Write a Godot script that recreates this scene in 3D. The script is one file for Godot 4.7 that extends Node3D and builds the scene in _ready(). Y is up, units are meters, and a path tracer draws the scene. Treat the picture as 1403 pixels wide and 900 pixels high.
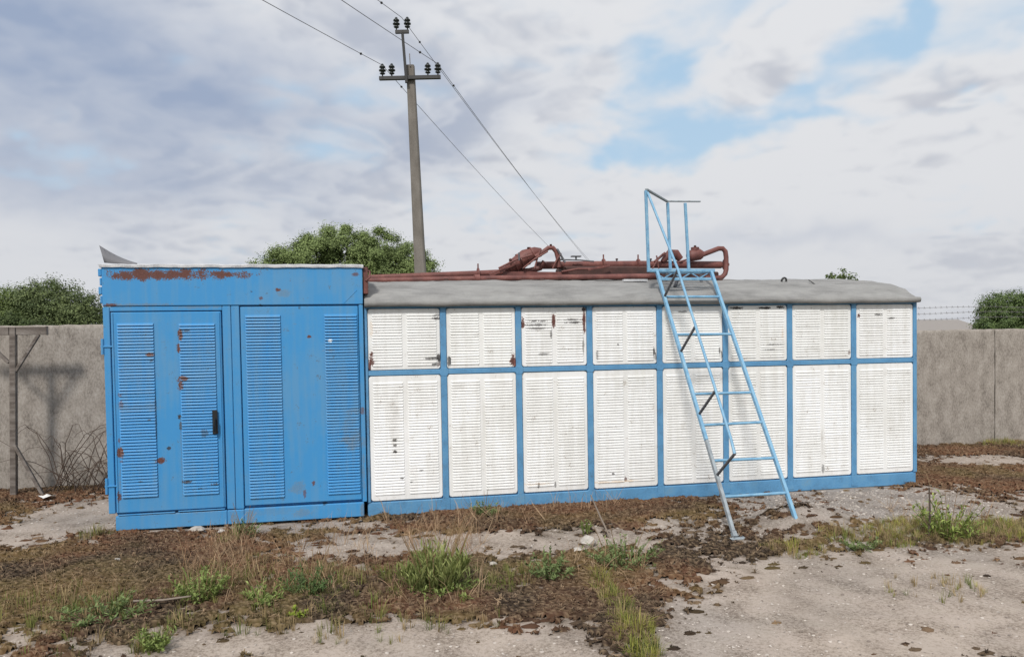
extends Node3D
# A blue equipment cabin joined to a louvred white generator container, with a roof ladder, in a walled yard.
# World axes: x runs along the container front, z towards the camera, y up; the seam between the two units is the origin.

const MOSS := [ [-1.2,0.14,1.3,0.14,-0.9],[0.8,0.75,1.2,0.2,0.4], [0.38,0.58,0.42,0.35,0.45],[1.29,0.26,0.67,0.46,0.80],[2.20,0.30,0.68,0.44,0.90],[3.00,0.30,0.61,0.43,0.80],[3.46,0.82,0.29,0.53,0.30],[3.17,1.63,0.32,0.31,0.20],[-1.53,1.24,1.42,0.95,0.90],[-2.41,1.42,0.71,0.90,0.90],[-2.98,-0.61,0.47,0.83,-1.30],[-4.32,-3.02,0.89,1.49,1.00],[-3.42,-2.61,0.39,0.57,0.60],[0.71,2.22,1.01,0.52,0.60],[-0.31,2.63,1.01,0.30,0.60],[0.90,2.96,0.54,0.26,0.90],[1.78,2.67,0.32,0.78,0.70],[1.43,3.48,0.14,0.76,0.60],[-0.35,1.20,0.54,0.41,-0.75],[0.34,1.14,0.78,0.35,-0.70],[1.37,1.28,0.59,0.28,-0.80],[2.02,1.58,0.44,0.29,-0.50],[0.10,0.62,0.42,0.20,-0.40],[2.84,1.27,0.34,0.34,-0.25],[0.85,1.20,0.39,0.25,-0.50],[0.34,3.59,0.98,0.30,-1.30],[-1.01,3.22,0.35,0.17,-0.85],[-0.29,3.21,0.41,0.12,-0.60],[-1.70,3.05,0.27,0.10,-0.50],[0.20,3.15,0.28,0.09,-0.40],[0.85,3.21,0.14,0.07,-0.30],[-1.87,2.92,0.46,0.30,0.35],[1.63,3.53,0.18,0.56,0.40],[2.95,3.59,0.88,0.80,-1.25],[4.07,3.50,0.93,0.88,-1.20],[2.24,4.03,0.37,0.44,-1.50],[3.27,2.08,0.67,0.23,0.85],[2.35,2.54,0.19,0.53,0.60],[4.57,0.78,1.03,0.95,-0.62],[5.68,0.90,0.66,0.86,-0.80],[7.43,-0.38,0.78,0.74,1.10],[8.85,-2.00,0.92,0.40,0.90],[8.30,-1.18,0.57,0.34,-1.30],[5.07,2.21,0.62,0.25,0.60],[3.69,3.32,0.35,0.24,0.25],[6.02,-0.28,0.51,0.25,0.50] ]
const GRAVEL := [ [4.57,0.78,1.11,1.18,1.00],[5.49,1.03,0.80,1.05,1.00],[3.16,1.35,0.33,0.51,0.50],[1.98,3.61,0.27,0.63,0.50] ]
const GRASS := [ [1.53,3.69,0.11,0.39,1.00],[1.62,2.72,0.08,0.30,0.90],[1.58,3.18,0.10,0.28,0.70],[5.16,2.02,0.63,0.38,0.95],[5.73,2.10,0.38,0.33,0.90],[4.38,2.13,0.18,0.21,0.90],[-1.82,2.38,0.28,0.26,0.45],[-2.28,2.22,0.41,0.44,0.18],[0.26,2.29,0.82,0.35,0.25],[-0.98,1.88,0.45,0.54,0.20],[-0.38,2.13,0.33,0.36,0.30],[3.42,2.23,0.24,0.18,0.60],[3.99,2.03,0.19,0.15,0.60],[-1.34,3.10,0.10,0.13,0.80],[-1.24,2.80,0.07,0.08,0.70],[9.81,-2.43,0.36,0.27,0.80],[3.86,3.33,0.35,0.25,0.15],[-2.52,0.15,0.14,0.13,0.70],[-1.22,0.65,0.09,0.22,0.70],[1.00,2.47,0.27,0.34,0.20],[-1.23,2.08,0.22,0.36,0.40],[-0.16,2.89,0.97,0.42,0.08],[-1.86,2.80,0.56,0.35,0.06] ]
const DRY := [ [0.66,1.22,0.29,0.45,1.00],[-1.17,1.33,0.28,0.64,0.90],[-0.34,1.55,0.36,0.88,0.35],[0.46,2.51,0.32,0.33,0.50],[1.73,2.48,0.27,0.55,0.30],[-2.11,2.19,0.47,0.53,0.10],[1.44,0.26,1.12,0.46,0.30],[5.22,1.76,0.39,0.62,0.30],[-0.70,2.04,0.44,0.46,0.50] ]
const HOLES := [ [0.364,0.276,0.053,0.033,1.00],[0.407,0.219,0.081,0.020,0.90],[0.480,0.239,0.066,0.018,0.80],[0.558,0.279,0.043,0.028,0.90],[0.654,0.331,0.025,0.039,0.95],[0.582,0.235,0.046,0.011,0.70],[0.708,0.233,0.024,0.006,0.50],[0.314,0.224,0.031,0.015,0.60],[0.613,0.292,0.030,0.023,0.60],[-0.337,0.178,0.085,0.023,1.25],[0.154,0.228,0.026,0.008,0.60],[-0.049,0.302,0.052,0.010,0.25] ]
const DARKS := [ [-0.314,0.266,0.265,0.086,0.95],[-0.134,0.248,0.127,0.048,0.50],[0.549,0.104,0.108,0.015,0.30],[0.146,0.291,0.055,0.049,0.20],[-0.347,0.308,0.144,0.055,0.30] ]
const WHITE_MARKS := [[0.075,1.597,0.031,0.078,0,1.00],[0.074,1.923,0.023,0.109,3,0.60],[0.742,2.018,0.055,0.016,1,0.90],[0.758,2.048,0.078,0.010,1,0.70],[0.757,1.612,0.023,0.047,1,0.90],[0.675,1.606,0.070,0.012,1,0.80],[0.749,1.537,0.023,0.031,0,0.60],[1.540,1.565,0.039,0.062,0,1.00],[0.862,1.564,0.016,0.055,1,0.80],[1.649,1.962,0.019,0.070,0,1.00],[1.799,1.975,0.133,0.012,1,0.90],[1.814,1.937,0.133,0.012,1,0.80],[1.797,1.898,0.133,0.011,1,0.70],[1.981,1.965,0.023,0.078,0,1.00],[1.956,1.857,0.012,0.078,1,0.70],[2.174,1.986,0.125,0.011,1,0.70],[2.197,1.955,0.109,0.012,1,0.90],[2.321,2.094,0.023,0.023,1,1.00],[2.319,1.953,0.019,0.125,0,1.00],[2.307,1.696,0.012,0.094,1,0.60],[1.872,1.627,0.062,0.012,1,0.60],[3.107,1.602,0.013,0.070,1,0.90],[2.700,1.712,0.016,0.016,1,0.80],[2.460,1.615,0.010,0.062,1,0.50],[3.246,1.942,0.039,0.078,2,0.80],[3.442,2.059,0.055,0.009,1,0.80],[3.877,1.626,0.011,0.047,1,0.80],[3.611,1.792,0.094,0.094,2,0.40],[4.091,2.093,0.101,0.014,1,1.00],[4.427,2.090,0.086,0.012,1,1.00],[4.624,2.096,0.047,0.019,1,1.00],[4.531,1.679,0.125,0.009,1,0.80],[4.486,1.623,0.109,0.008,1,0.60],[4.640,1.817,0.016,0.078,3,0.60],[5.870,2.001,0.055,0.012,1,0.90],[6.032,1.957,0.055,0.009,1,0.80],[5.606,1.987,0.016,0.023,0,1.00],[5.075,1.620,0.234,0.062,2,0.50],[5.482,1.570,0.016,0.031,0,0.70],[0.293,0.778,0.023,0.014,1,1.00],[0.292,0.725,0.019,0.012,1,0.90],[0.291,0.658,0.019,0.012,1,1.00],[0.555,0.457,0.023,0.012,1,0.70],[0.360,0.384,0.023,0.012,1,0.80],[0.448,0.342,0.023,0.012,1,0.70],[0.291,1.025,0.070,0.312,2,0.80],[0.896,1.306,0.234,0.078,2,0.40],[1.048,1.279,0.195,0.078,2,0.35],[1.796,0.240,0.012,0.039,1,0.70],[1.979,0.230,0.012,0.039,1,0.70],[1.772,0.249,0.195,0.012,3,0.60],[2.624,0.315,0.016,0.012,1,0.80],[2.764,0.245,0.016,0.023,0,0.80],[2.623,0.228,0.273,0.012,3,0.90],[2.596,1.360,0.156,0.047,2,0.40],[3.429,0.767,0.039,0.109,2,0.80],[3.606,1.310,0.156,0.062,2,0.40],[5.134,0.558,0.016,0.156,2,0.80],[5.142,0.239,0.016,0.062,1,0.60],[5.037,1.354,0.234,0.062,2,0.40],[5.963,1.331,0.234,0.047,2,0.30],[1.940,0.810,0.016,0.312,2,0.40],[1.198,1.069,0.109,0.390,2,0.30]]
const BLUE_MARKS := [[-1.778,2.466,0.686,0.051,0,1.00],[-2.092,2.467,0.312,0.055,0,1.00],[-1.366,2.466,0.195,0.031,0,0.90],[-2.100,2.175,0.296,0.017,3,0.90],[-1.588,2.150,0.265,0.012,3,0.80],[-2.357,2.177,0.055,0.016,0,0.90],[-2.015,1.700,0.039,0.023,0,1.00],[-2.004,1.644,0.031,0.012,1,0.70],[-2.073,1.723,0.062,0.016,3,0.30],[-1.741,1.892,0.023,0.062,0,1.00],[-1.757,1.765,0.019,0.055,0,1.00],[-1.725,1.469,0.039,0.031,0,1.00],[-1.753,1.406,0.031,0.062,0,1.00],[-1.687,1.926,0.047,0.012,1,0.70],[-2.298,1.324,0.023,0.023,0,0.80],[-2.287,1.240,0.023,0.039,0,0.60],[-2.307,0.767,0.031,0.055,0,1.00],[-2.310,0.886,0.016,0.039,0,0.80],[-2.296,0.690,0.023,0.016,0,0.80],[-2.325,0.356,0.023,0.047,0,1.00],[-2.314,0.530,0.012,0.094,3,0.80],[-1.938,0.680,0.039,0.027,0,1.00],[-1.869,0.797,0.017,0.017,1,0.90],[-1.762,1.096,0.016,0.023,1,1.00],[-1.757,1.004,0.012,0.062,1,0.80],[-1.757,0.750,0.009,0.468,3,0.50],[-1.979,1.111,0.009,0.312,1,0.50],[-1.718,0.464,0.055,0.012,1,0.90],[-1.464,0.429,0.047,0.014,1,0.80],[-1.600,0.394,0.023,0.009,1,0.70],[-2.133,0.486,0.023,0.012,1,0.70],[-2.032,1.078,0.019,0.012,1,0.80],[-2.127,1.186,0.195,0.039,3,0.35],[-1.539,0.932,0.039,0.039,1,0.50],[-2.116,1.570,0.234,0.156,2,0.25],[-0.824,2.315,0.031,0.019,0,1.00],[-0.756,2.279,0.070,0.039,3,0.60],[-1.072,2.295,0.012,0.012,1,0.80],[-0.984,2.230,0.016,0.016,0,0.80],[-0.986,2.166,0.023,0.012,1,0.80],[-0.620,2.134,0.016,0.016,1,0.70],[-0.535,1.851,0.023,0.016,0,1.00],[-0.672,1.976,0.023,0.012,3,0.70],[-0.331,1.804,0.031,0.017,4,1.00],[-0.971,1.937,0.172,0.125,2,0.55],[-0.347,1.710,0.094,0.016,3,0.70],[-0.124,0.779,0.140,0.070,3,0.70],[-0.150,0.898,0.094,0.156,3,0.45],[-0.089,1.095,0.109,0.031,3,0.60],[-0.031,1.093,0.023,0.031,0,0.60],[-0.674,0.351,0.078,0.070,3,0.70],[-0.526,0.380,0.016,0.031,0,0.90],[-0.612,0.289,0.016,0.047,0,0.70],[-0.417,0.175,0.023,0.016,1,0.70],[-1.276,0.074,0.039,0.086,3,1.00],[-1.133,0.072,0.055,0.078,3,1.00],[-0.631,0.093,0.109,0.047,3,0.70],[-0.045,0.080,0.023,0.078,3,1.00],[-0.030,0.450,0.016,0.234,3,0.70],[-0.945,0.133,0.312,0.039,3,0.30],[-1.425,0.126,0.390,0.062,2,0.30],[-1.826,0.165,0.468,0.010,3,0.60],[-2.142,0.627,0.062,0.023,2,0.30],[-0.067,2.465,0.039,0.016,0,0.80]]

var rng := RandomNumberGenerator.new()
var M := {}
var taken := {}
var coarse: PackedFloat32Array
var n_ground := FastNoiseLite.new()
var n_moss := FastNoiseLite.new()
var n_fine := FastNoiseLite.new()
var n_cell := FastNoiseLite.new()

# ------------------------------------------------------------------ mesh building
class MB:
	var st := SurfaceTool.new()
	var uvr: Array = []
	var use_col := false
	var col := Color.WHITE
	func _init() -> void:
		st.begin(Mesh.PRIMITIVE_TRIANGLES)
		st.set_smooth_group(-1)
	func v(p: Vector3) -> void:
		if uvr.size():
			st.set_uv(Vector2((p.x - uvr[0]) / uvr[2], 1.0 - (p.y - uvr[1]) / uvr[3]))
		if use_col:
			st.set_color(col)
		st.add_vertex(p)
	func tri(a: Vector3, b: Vector3, c: Vector3) -> void:
		v(a); v(c); v(b)
	func quad(a: Vector3, b: Vector3, c: Vector3, d: Vector3) -> void:
		tri(a, b, c); tri(a, c, d)
	func tri_out(a: Vector3, b: Vector3, c: Vector3, m: Vector3) -> void:
		if (b - a).cross(c - a).dot((a + b + c) / 3.0 - m) < 0.0:
			tri(a, c, b)
		else:
			tri(a, b, c)
	func quad_out(a: Vector3, b: Vector3, c: Vector3, d: Vector3, m: Vector3) -> void:
		tri_out(a, b, c, m); tri_out(a, c, d, m)
	func box(x0: float, x1: float, y0: float, y1: float, z0: float, z1: float, b := 0.004, basis := Basis(), at := Vector3.ZERO) -> void:
		var lo := Vector3(x0, y0, z0)
		var hi := Vector3(x1, y1, z1)
		b = minf(b, 0.45 * minf(x1 - x0, minf(y1 - y0, z1 - z0)))
		var m := basis * ((lo + hi) / 2.0) + at
		var P := func(s: Array, k: int) -> Vector3:
			var p := Vector3()
			for i in 3:
				var e: float = lo[i] if s[i] < 0 else hi[i]
				p[i] = e if i == k else e - s[i] * b
			return basis * p + at
		for k in 3:
			var i := (k + 1) % 3
			var j := (k + 2) % 3
			for sk in [-1, 1]:
				var q := []
				for c in [[-1, -1], [1, -1], [1, 1], [-1, 1]]:
					var s := [0, 0, 0]
					s[k] = sk; s[i] = c[0]; s[j] = c[1]
					q.append(P.call(s, k))
				quad_out(q[0], q[1], q[2], q[3], m)
			for c in [[-1, -1], [1, -1], [1, 1], [-1, 1]]:
				var s0 := [0, 0, 0]
				s0[i] = c[0]; s0[j] = c[1]
				var s1 := s0.duplicate()
				s0[k] = -1; s1[k] = 1
				quad_out(P.call(s0, i), P.call(s1, i), P.call(s1, j), P.call(s0, j), m)
		for sx in [-1, 1]:
			for sy in [-1, 1]:
				for sz in [-1, 1]:
					var s := [sx, sy, sz]
					tri_out(P.call(s, 0), P.call(s, 1), P.call(s, 2), m)
	func bar(a: Vector3, b: Vector3, w: float, h: float, bev := 0.003, up := Vector3.UP) -> void:
		var zz := (b - a).normalized()
		if absf(zz.dot(up)) > 0.99:
			up = Vector3.RIGHT
		var xx := up.cross(zz).normalized()
		var yy := zz.cross(xx)
		box(-w / 2, w / 2, -h / 2, h / 2, 0.0, a.distance_to(b), bev, Basis(xx, yy, zz), a)
	func tube(path: Array, r, n := 8, caps := true) -> void:
		var rings := []
		var side := Vector3.ZERO
		for k in path.size():
			var t: Vector3 = (path[mini(k + 1, path.size() - 1)] - path[maxi(k - 1, 0)]).normalized()
			if k == 0:
				side = t.cross(Vector3.UP if absf(t.y) < 0.9 else Vector3.RIGHT).normalized()
			else:
				side = (side - t * side.dot(t)).normalized()
			var other := t.cross(side)
			var rr: float = r[k] if r is Array else r
			var ring := []
			for i in n:
				var a := TAU * i / n
				ring.append(path[k] + (side * cos(a) + other * sin(a)) * rr)
			rings.append(ring)
		st.set_smooth_group(1)
		for k in path.size() - 1:
			for i in n:
				var j := (i + 1) % n
				quad(rings[k][i], rings[k][j], rings[k + 1][j], rings[k + 1][i])
		st.set_smooth_group(-1)
		if caps:
			for i in n:
				var j := (i + 1) % n
				tri(path[0], rings[0][j], rings[0][i])
				var e: int = path.size() - 1
				tri(path[e], rings[e][i], rings[e][j])
	func rounded_plate(x0: float, x1: float, y0: float, y1: float, z0: float, z1: float, r: float, bev := 0.004, seg := 4) -> void:
		var out := []
		var inn := []
		for c in [[x1 - r, y0 + r, -PI / 2], [x1 - r, y1 - r, 0.0], [x0 + r, y1 - r, PI / 2], [x0 + r, y0 + r, PI]]:
			for k in seg + 1:
				var a: float = c[2] + PI / 2 * k / seg
				out.append(Vector2(c[0] + cos(a) * r, c[1] + sin(a) * r))
				inn.append(Vector2(c[0] + cos(a) * (r - bev), c[1] + sin(a) * (r - bev)))
		var n := out.size()
		var mid := Vector3((x0 + x1) / 2, (y0 + y1) / 2, z1)
		for i in n:
			var j := (i + 1) % n
			var a: Vector2 = out[i]
			var b: Vector2 = out[j]
			var c: Vector2 = inn[i]
			var d: Vector2 = inn[j]
			quad(Vector3(a.x, a.y, z0), Vector3(b.x, b.y, z0), Vector3(b.x, b.y, z1 - bev), Vector3(a.x, a.y, z1 - bev))
			quad(Vector3(a.x, a.y, z1 - bev), Vector3(b.x, b.y, z1 - bev), Vector3(d.x, d.y, z1), Vector3(c.x, c.y, z1))
			tri(mid, Vector3(c.x, c.y, z1), Vector3(d.x, d.y, z1))
	func louvre(x0: float, x1: float, y: float, pitch: float, d: float, zb: float) -> void:
		var t := y + pitch * 0.46
		var b := y - pitch * 0.30
		var mdl := y + pitch * 0.12
		var m := Vector3((x0 + x1) / 2, y, zb + d * 0.2)
		var A0 := Vector3(x0, t, zb); var A1 := Vector3(x1, t, zb)
		var B0 := Vector3(x0 + 0.004, mdl, zb + d * 0.75); var B1 := Vector3(x1 - 0.004, mdl, zb + d * 0.75)
		var C0 := Vector3(x0 + 0.007, b, zb + d); var C1 := Vector3(x1 - 0.007, b, zb + d)
		var D0 := Vector3(x0 + 0.002, b + 0.003, zb - 0.001); var D1 := Vector3(x1 - 0.002, b + 0.003, zb - 0.001)
		quad_out(A0, A1, B1, B0, m)
		quad_out(B0, B1, C1, C0, m)
		quad_out(C0, C1, D1, D0, m)
		tri_out(A0, B0, D0, m); tri_out(B0, C0, D0, m)
		tri_out(A1, B1, D1, m); tri_out(B1, C1, D1, m)
	func done() -> ArrayMesh:
		st.generate_normals()
		return st.commit()

func numbered(called: String) -> String:
	if not taken.has(called):
		taken[called] = 0
		return called
	taken[called] += 1
	return "%s_%03d" % [called, taken[called]]

func part(called: String, mesh: Mesh, mat: Material, parent: Node) -> MeshInstance3D:
	var o := MeshInstance3D.new()
	o.name = called
	o.mesh = mesh
	o.material_override = mat
	o.cast_shadow = GeometryInstance3D.SHADOW_CASTING_SETTING_ON
	parent.add_child(o, true)
	return o

func thing(called: String, label: String, category: String, at := Vector3.ZERO, group := "") -> Node3D:
	var o := Node3D.new()
	o.name = numbered(called)
	add_child(o, true)
	o.position = at
	o.set_meta("label", label)
	o.set_meta("category", category)
	if group != "":
		o.set_meta("group", group)
	return o

func single(called: String, mesh: Mesh, mat: Material, label: String, category: String, group := "") -> MeshInstance3D:
	var o := part(numbered(called), mesh, mat, self)
	o.set_meta("label", label)
	o.set_meta("category", category)
	if group != "":
		o.set_meta("group", group)
	return o

func stuff(o: Node, label: String, category: String) -> void:
	o.set_meta("kind", "stuff")
	o.set_meta("label", label)
	o.set_meta("category", category)

# ------------------------------------------------------------------ textures and materials
func fnl(sd: int, freq: float, oct := 4, kind := FastNoiseLite.TYPE_SIMPLEX_SMOOTH) -> FastNoiseLite:
	var n := FastNoiseLite.new()
	n.seed = sd
	n.frequency = freq
	n.noise_type = kind
	n.fractal_type = FastNoiseLite.FRACTAL_FBM if oct > 1 else FastNoiseLite.FRACTAL_NONE
	n.fractal_octaves = oct
	return n

func layered(size: int, layers: Array, stops: Array) -> ImageTexture:
	# layers: [seed, frequency in cells across the tile, octaves, weight]; stops: [[t, linear colour], ...]
	var acc := PackedFloat32Array()
	acc.resize(size * size)
	var total := 0.0
	for l in layers:
		var im: Image = fnl(l[0], float(l[1]) / size, l[2]).get_seamless_image(size, size, false, false, 0.12, true)
		im.convert(Image.FORMAT_L8)
		var by := im.get_data()
		var w: float = l[3] / 255.0
		total += l[3]
		for i in by.size():
			acc[i] += by[i] * w
	var g := Gradient.new()
	var offs := PackedFloat32Array()
	var cols := PackedColorArray()
	for s in stops:
		offs.append(s[0])
		cols.append(s[1])
	g.offsets = offs
	g.colors = cols
	var lut := []
	for i in 257:
		var c := g.sample(i / 256.0).linear_to_srgb()
		lut.append([int(c.r * 255.0), int(c.g * 255.0), int(c.b * 255.0)])
	var data := PackedByteArray()
	data.resize(size * size * 3)
	for i in acc.size():
		var c: Array = lut[clampi(int(acc[i] / total * 256.0), 0, 256)]
		data[i * 3] = c[0]
		data[i * 3 + 1] = c[1]
		data[i * 3 + 2] = c[2]
	return ImageTexture.create_from_image(Image.create_from_data(size, size, false, Image.FORMAT_RGB8, data))

func flat(called: String, c: Color, rough := 0.7, metal := 0.0) -> StandardMaterial3D:
	var m := StandardMaterial3D.new()
	m.resource_name = called
	m.albedo_color = c.linear_to_srgb()
	m.roughness = rough
	m.metallic = metal
	M[called] = m
	return m

func tri_mat(called: String, tex: Texture2D, scale: Vector3, rough := 0.8) -> StandardMaterial3D:
	var m := StandardMaterial3D.new()
	m.resource_name = called
	m.albedo_texture = tex
	m.uv1_triplanar = true
	m.uv1_world_triplanar = true
	m.uv1_scale = scale
	m.roughness = rough
	M[called] = m
	return m

func paint_tex(w: int, h: int, x0: float, y0: float, sx: float, sy: float, white: bool, marks: Array) -> ImageTexture:
	# what the paint is like over the whole front of one unit, in metres: tone, dirt, chips down to rust
	var base := fnl(11, 0.9, 4)
	var mid := fnl(12, 7.0, 4)
	var fine := fnl(13, 60.0, 2)
	var streak := fnl(14, 1.0, 4)
	var data := PackedByteArray()
	data.resize(w * h * 3)
	var c0 := Color(0.845, 0.86, 0.868) if white else Color(0.055, 0.278, 0.585)
	var c1 := Color(0.745, 0.752, 0.74) if white else Color(0.095, 0.29, 0.535)
	var chip := Color(0.30, 0.25, 0.21) if white else Color(0.10, 0.13, 0.16)
	var K := [Color(0.105, 0.046, 0.038), Color(0.035, 0.03, 0.03), Color(0.42, 0.41, 0.38) if white else Color(0.09, 0.20, 0.36), Color(0.55, 0.40, 0.24) if white else Color(0.15, 0.17, 0.17), Color(0.85, 0.85, 0.85)]
	var rows := []
	for k in 24:
		rows.append([])
	for mk in marks:
		var ra := clampi(int((mk[1] - mk[3] * 1.6 - y0) / sy * 24), 0, 23)
		var rb := clampi(int((mk[1] + mk[3] * 1.6 - y0) / sy * 24), 0, 23)
		for k in range(ra, rb + 1):
			rows[k].append(mk)
	for j in h:
		var y := y0 + sy * (1.0 - (j + 0.5) / h)
		var near: Array = rows[clampi(int((y - y0) / sy * 24), 0, 23)]
		for i in w:
			var x := x0 + sx * (i + 0.5) / w
			var b := base.get_noise_2d(x, y)
			var m := mid.get_noise_2d(x, y)
			var f := fine.get_noise_2d(x, y)
			var s := streak.get_noise_2d(x * 14.0, y * 0.8)
			var c := c0.lerp(c1, clampf(0.38 + b * 0.95 + s * 0.75 + m * 0.3, 0.0, 1.0))
			if m + 0.55 * f > 0.78 - 0.10 * b:
				c = c.lerp(chip, 0.75)
			for mk in near:
				var dx: float = (x - mk[0]) / mk[2]
				if dx > 1.6 or dx < -1.6:
					continue
				var dy: float = (y - mk[1]) / mk[3]
				var d: float = dx * dx + dy * dy
				if d < 2.5:
					var soft: bool = mk[4] == 2
					var q := 0.9 - d + m * 1.2 + f * 1.0
					var a: float = clampf(q * 0.8, 0.0, 1.0) * mk[5] * 0.55 if soft else clampf(q * 3.0, 0.0, 1.0) * mk[5] * (0.55 if mk[4] == 3 else 1.0)
					var kc: Color = K[int(mk[4])]
					c = c.lerp(kc.lerp(kc * 1.45, clampf(0.4 + f * 1.2, 0.0, 1.0)), a)
			if white:
				var pk := int(x / 0.79) * 2 + (1 if y > 1.466 else 0)
				var age := fposmod(sin(pk * 12.9898) * 43758.5453, 1.0)
				c = c * (1.0 - 0.06 * age)
				c.b *= 1.0 - 0.015 * fposmod(age * 7.0, 1.0)
			c = c.linear_to_srgb()
			var o := (j * w + i) * 3
			data[o] = int(clampf(c.r, 0, 1) * 255)
			data[o + 1] = int(clampf(c.g, 0, 1) * 255)
			data[o + 2] = int(clampf(c.b, 0, 1) * 255)
	return ImageTexture.create_from_image(Image.create_from_data(w, h, false, Image.FORMAT_RGB8, data))

func make_materials() -> void:
	var m := StandardMaterial3D.new()
	m.resource_name = "white paint"
	m.albedo_texture = paint_tex(1400, 480, 0.0, 0.0, 6.4, 2.2, true, WHITE_MARKS)
	m.roughness = 0.5
	m.metallic_specular = 0.4
	M.white = m
	m = StandardMaterial3D.new()
	m.resource_name = "blue paint"
	m.albedo_texture = paint_tex(640, 660, -2.5, -0.04, 2.56, 2.64, false, BLUE_MARKS)
	m.roughness = 0.45
	m.metallic_specular = 0.4
	M.blue = m
	tri_mat("frame", layered(512, [[21, 6, 5, 1.0], [22, 60, 3, 0.55]], [[0.0, Color(0.10, 0.14, 0.17)], [0.28, Color(0.09, 0.24, 0.42)], [0.5, Color(0.10, 0.285, 0.505)], [0.75, Color(0.13, 0.31, 0.50)], [0.93, Color(0.17, 0.27, 0.35)], [1.0, Color(0.11, 0.08, 0.06)]]), Vector3(0.6, 0.6, 0.6), 0.5)
	tri_mat("ladder", layered(256, [[23, 8, 4, 1.0], [24, 50, 2, 0.6]], [[0.0, Color(0.12, 0.10, 0.10)], [0.22, Color(0.14, 0.28, 0.42)], [0.45, Color(0.17, 0.38, 0.58)], [0.75, Color(0.27, 0.46, 0.60)], [1.0, Color(0.40, 0.46, 0.50)]]), Vector3(1.4, 1.4, 1.4), 0.5)
	tri_mat("grey_steel", layered(256, [[25, 8, 4, 1.0], [26, 50, 2, 0.6]], [[0.0, Color(0.05, 0.04, 0.035)], [0.4, Color(0.09, 0.09, 0.10)], [0.8, Color(0.14, 0.15, 0.17)], [1.0, Color(0.2, 0.2, 0.2)]]), Vector3(1.4, 1.4, 1.4), 0.6)
	tri_mat("worn_steel", layered(256, [[27, 8, 4, 1.0], [28, 50, 2, 0.6]], [[0.0, Color(0.13, 0.12, 0.12)], [0.4, Color(0.26, 0.30, 0.33)], [0.8, Color(0.38, 0.44, 0.48)], [1.0, Color(0.16, 0.34, 0.52)]]), Vector3(1.4, 1.4, 1.4), 0.55)
	tri_mat("pipe", layered(512, [[31, 5, 5, 1.0], [32, 50, 3, 0.7]], [[0.0, Color(0.05, 0.022, 0.02)], [0.35, Color(0.125, 0.046, 0.04)], [0.6, Color(0.185, 0.066, 0.056)], [0.85, Color(0.24, 0.11, 0.09)], [1.0, Color(0.30, 0.22, 0.19)]]), Vector3(1.2, 1.2, 1.2), 0.6)
	tri_mat("dark_box", layered(256, [[33, 5, 5, 1.0], [34, 40, 3, 0.7]], [[0.0, Color(0.03, 0.018, 0.015)], [0.5, Color(0.07, 0.03, 0.025)], [1.0, Color(0.12, 0.06, 0.05)]]), Vector3(1, 1, 1), 0.7)
	tri_mat("roof_felt", layered(1024, [[35, 5, 5, 1.0], [36, 24, 4, 0.6], [37, 160, 2, 0.5]], [[0.0, Color(0.09, 0.09, 0.09)], [0.35, Color(0.19, 0.19, 0.187)], [0.55, Color(0.265, 0.265, 0.26)], [0.8, Color(0.33, 0.335, 0.325)], [1.0, Color(0.46, 0.46, 0.44)]]), Vector3(0.22, 0.9, 0.9), 0.75)
	tri_mat("wall", layered(1024, [[41, 6, 6, 0.7], [42, 40, 4, 0.8], [43, 150, 2, 0.85]], [[0.0, Color(0.07, 0.06, 0.05)], [0.32, Color(0.175, 0.155, 0.135)], [0.46, Color(0.275, 0.248, 0.218)], [0.6, Color(0.335, 0.305, 0.272)], [0.8, Color(0.43, 0.40, 0.365)], [1.0, Color(0.5, 0.48, 0.44)]]), Vector3(0.8, 0.42, 0.3), 0.9)
	tri_mat("old_wood", layered(512, [[44, 4, 4, 1.0], [45, 60, 3, 0.7]], [[0.0, Color(0.06, 0.05, 0.045)], [0.4, Color(0.13, 0.11, 0.095)], [0.7, Color(0.22, 0.195, 0.175)], [1.0, Color(0.38, 0.35, 0.32)]]), Vector3(0.5, 3.0, 3.0), 0.9)
	tri_mat("pole_concrete", layered(256, [[46, 5, 4, 1.0], [47, 60, 2, 0.6]], [[0.0, Color(0.11, 0.098, 0.085)], [0.5, Color(0.175, 0.16, 0.142)], [1.0, Color(0.25, 0.232, 0.21)]]), Vector3(0.8, 0.3, 0.8), 0.9)
	tri_mat("pale_flashing", layered(256, [[48, 6, 4, 1.0], [49, 60, 2, 0.6]], [[0.0, Color(0.25, 0.25, 0.25)], [0.35, Color(0.42, 0.43, 0.45)], [0.6, Color(0.62, 0.63, 0.65)], [1.0, Color(0.78, 0.78, 0.79)]]), Vector3(1, 1, 1), 0.45)
	tri_mat("rubble", layered(256, [[50, 6, 4, 1.0], [51, 60, 2, 0.8]], [[0.0, Color(0.28, 0.26, 0.23)], [0.5, Color(0.47, 0.44, 0.40)], [1.0, Color(0.62, 0.59, 0.55)]]), Vector3(2, 2, 2), 0.95)
	var gt := layered(2048, [[52, 11, 6, 0.9], [53, 120, 4, 0.9], [54, 330, 2, 0.8]], [[0.0, Color(0.20, 0.17, 0.14)], [0.32, Color(0.44, 0.405, 0.37)], [0.46, Color(0.74, 0.715, 0.685)], [0.6, Color(0.93, 0.91, 0.89)], [1.0, Color(1, 1, 1)]])
	m = tri_mat("ground", gt, Vector3(0.2, 0.2, 0.2), 0.95)
	m.vertex_color_use_as_albedo = true
	m = flat("moss", Color(1, 1, 1), 1.0)
	m.vertex_color_use_as_albedo = true
	m.metallic_specular = 0.1
	m = flat("leaf", Color(1, 1, 1), 0.65)
	m.vertex_color_use_as_albedo = true
	m.backlight_enabled = true
	m.backlight = Color(0.22, 0.28, 0.08).linear_to_srgb()
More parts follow.
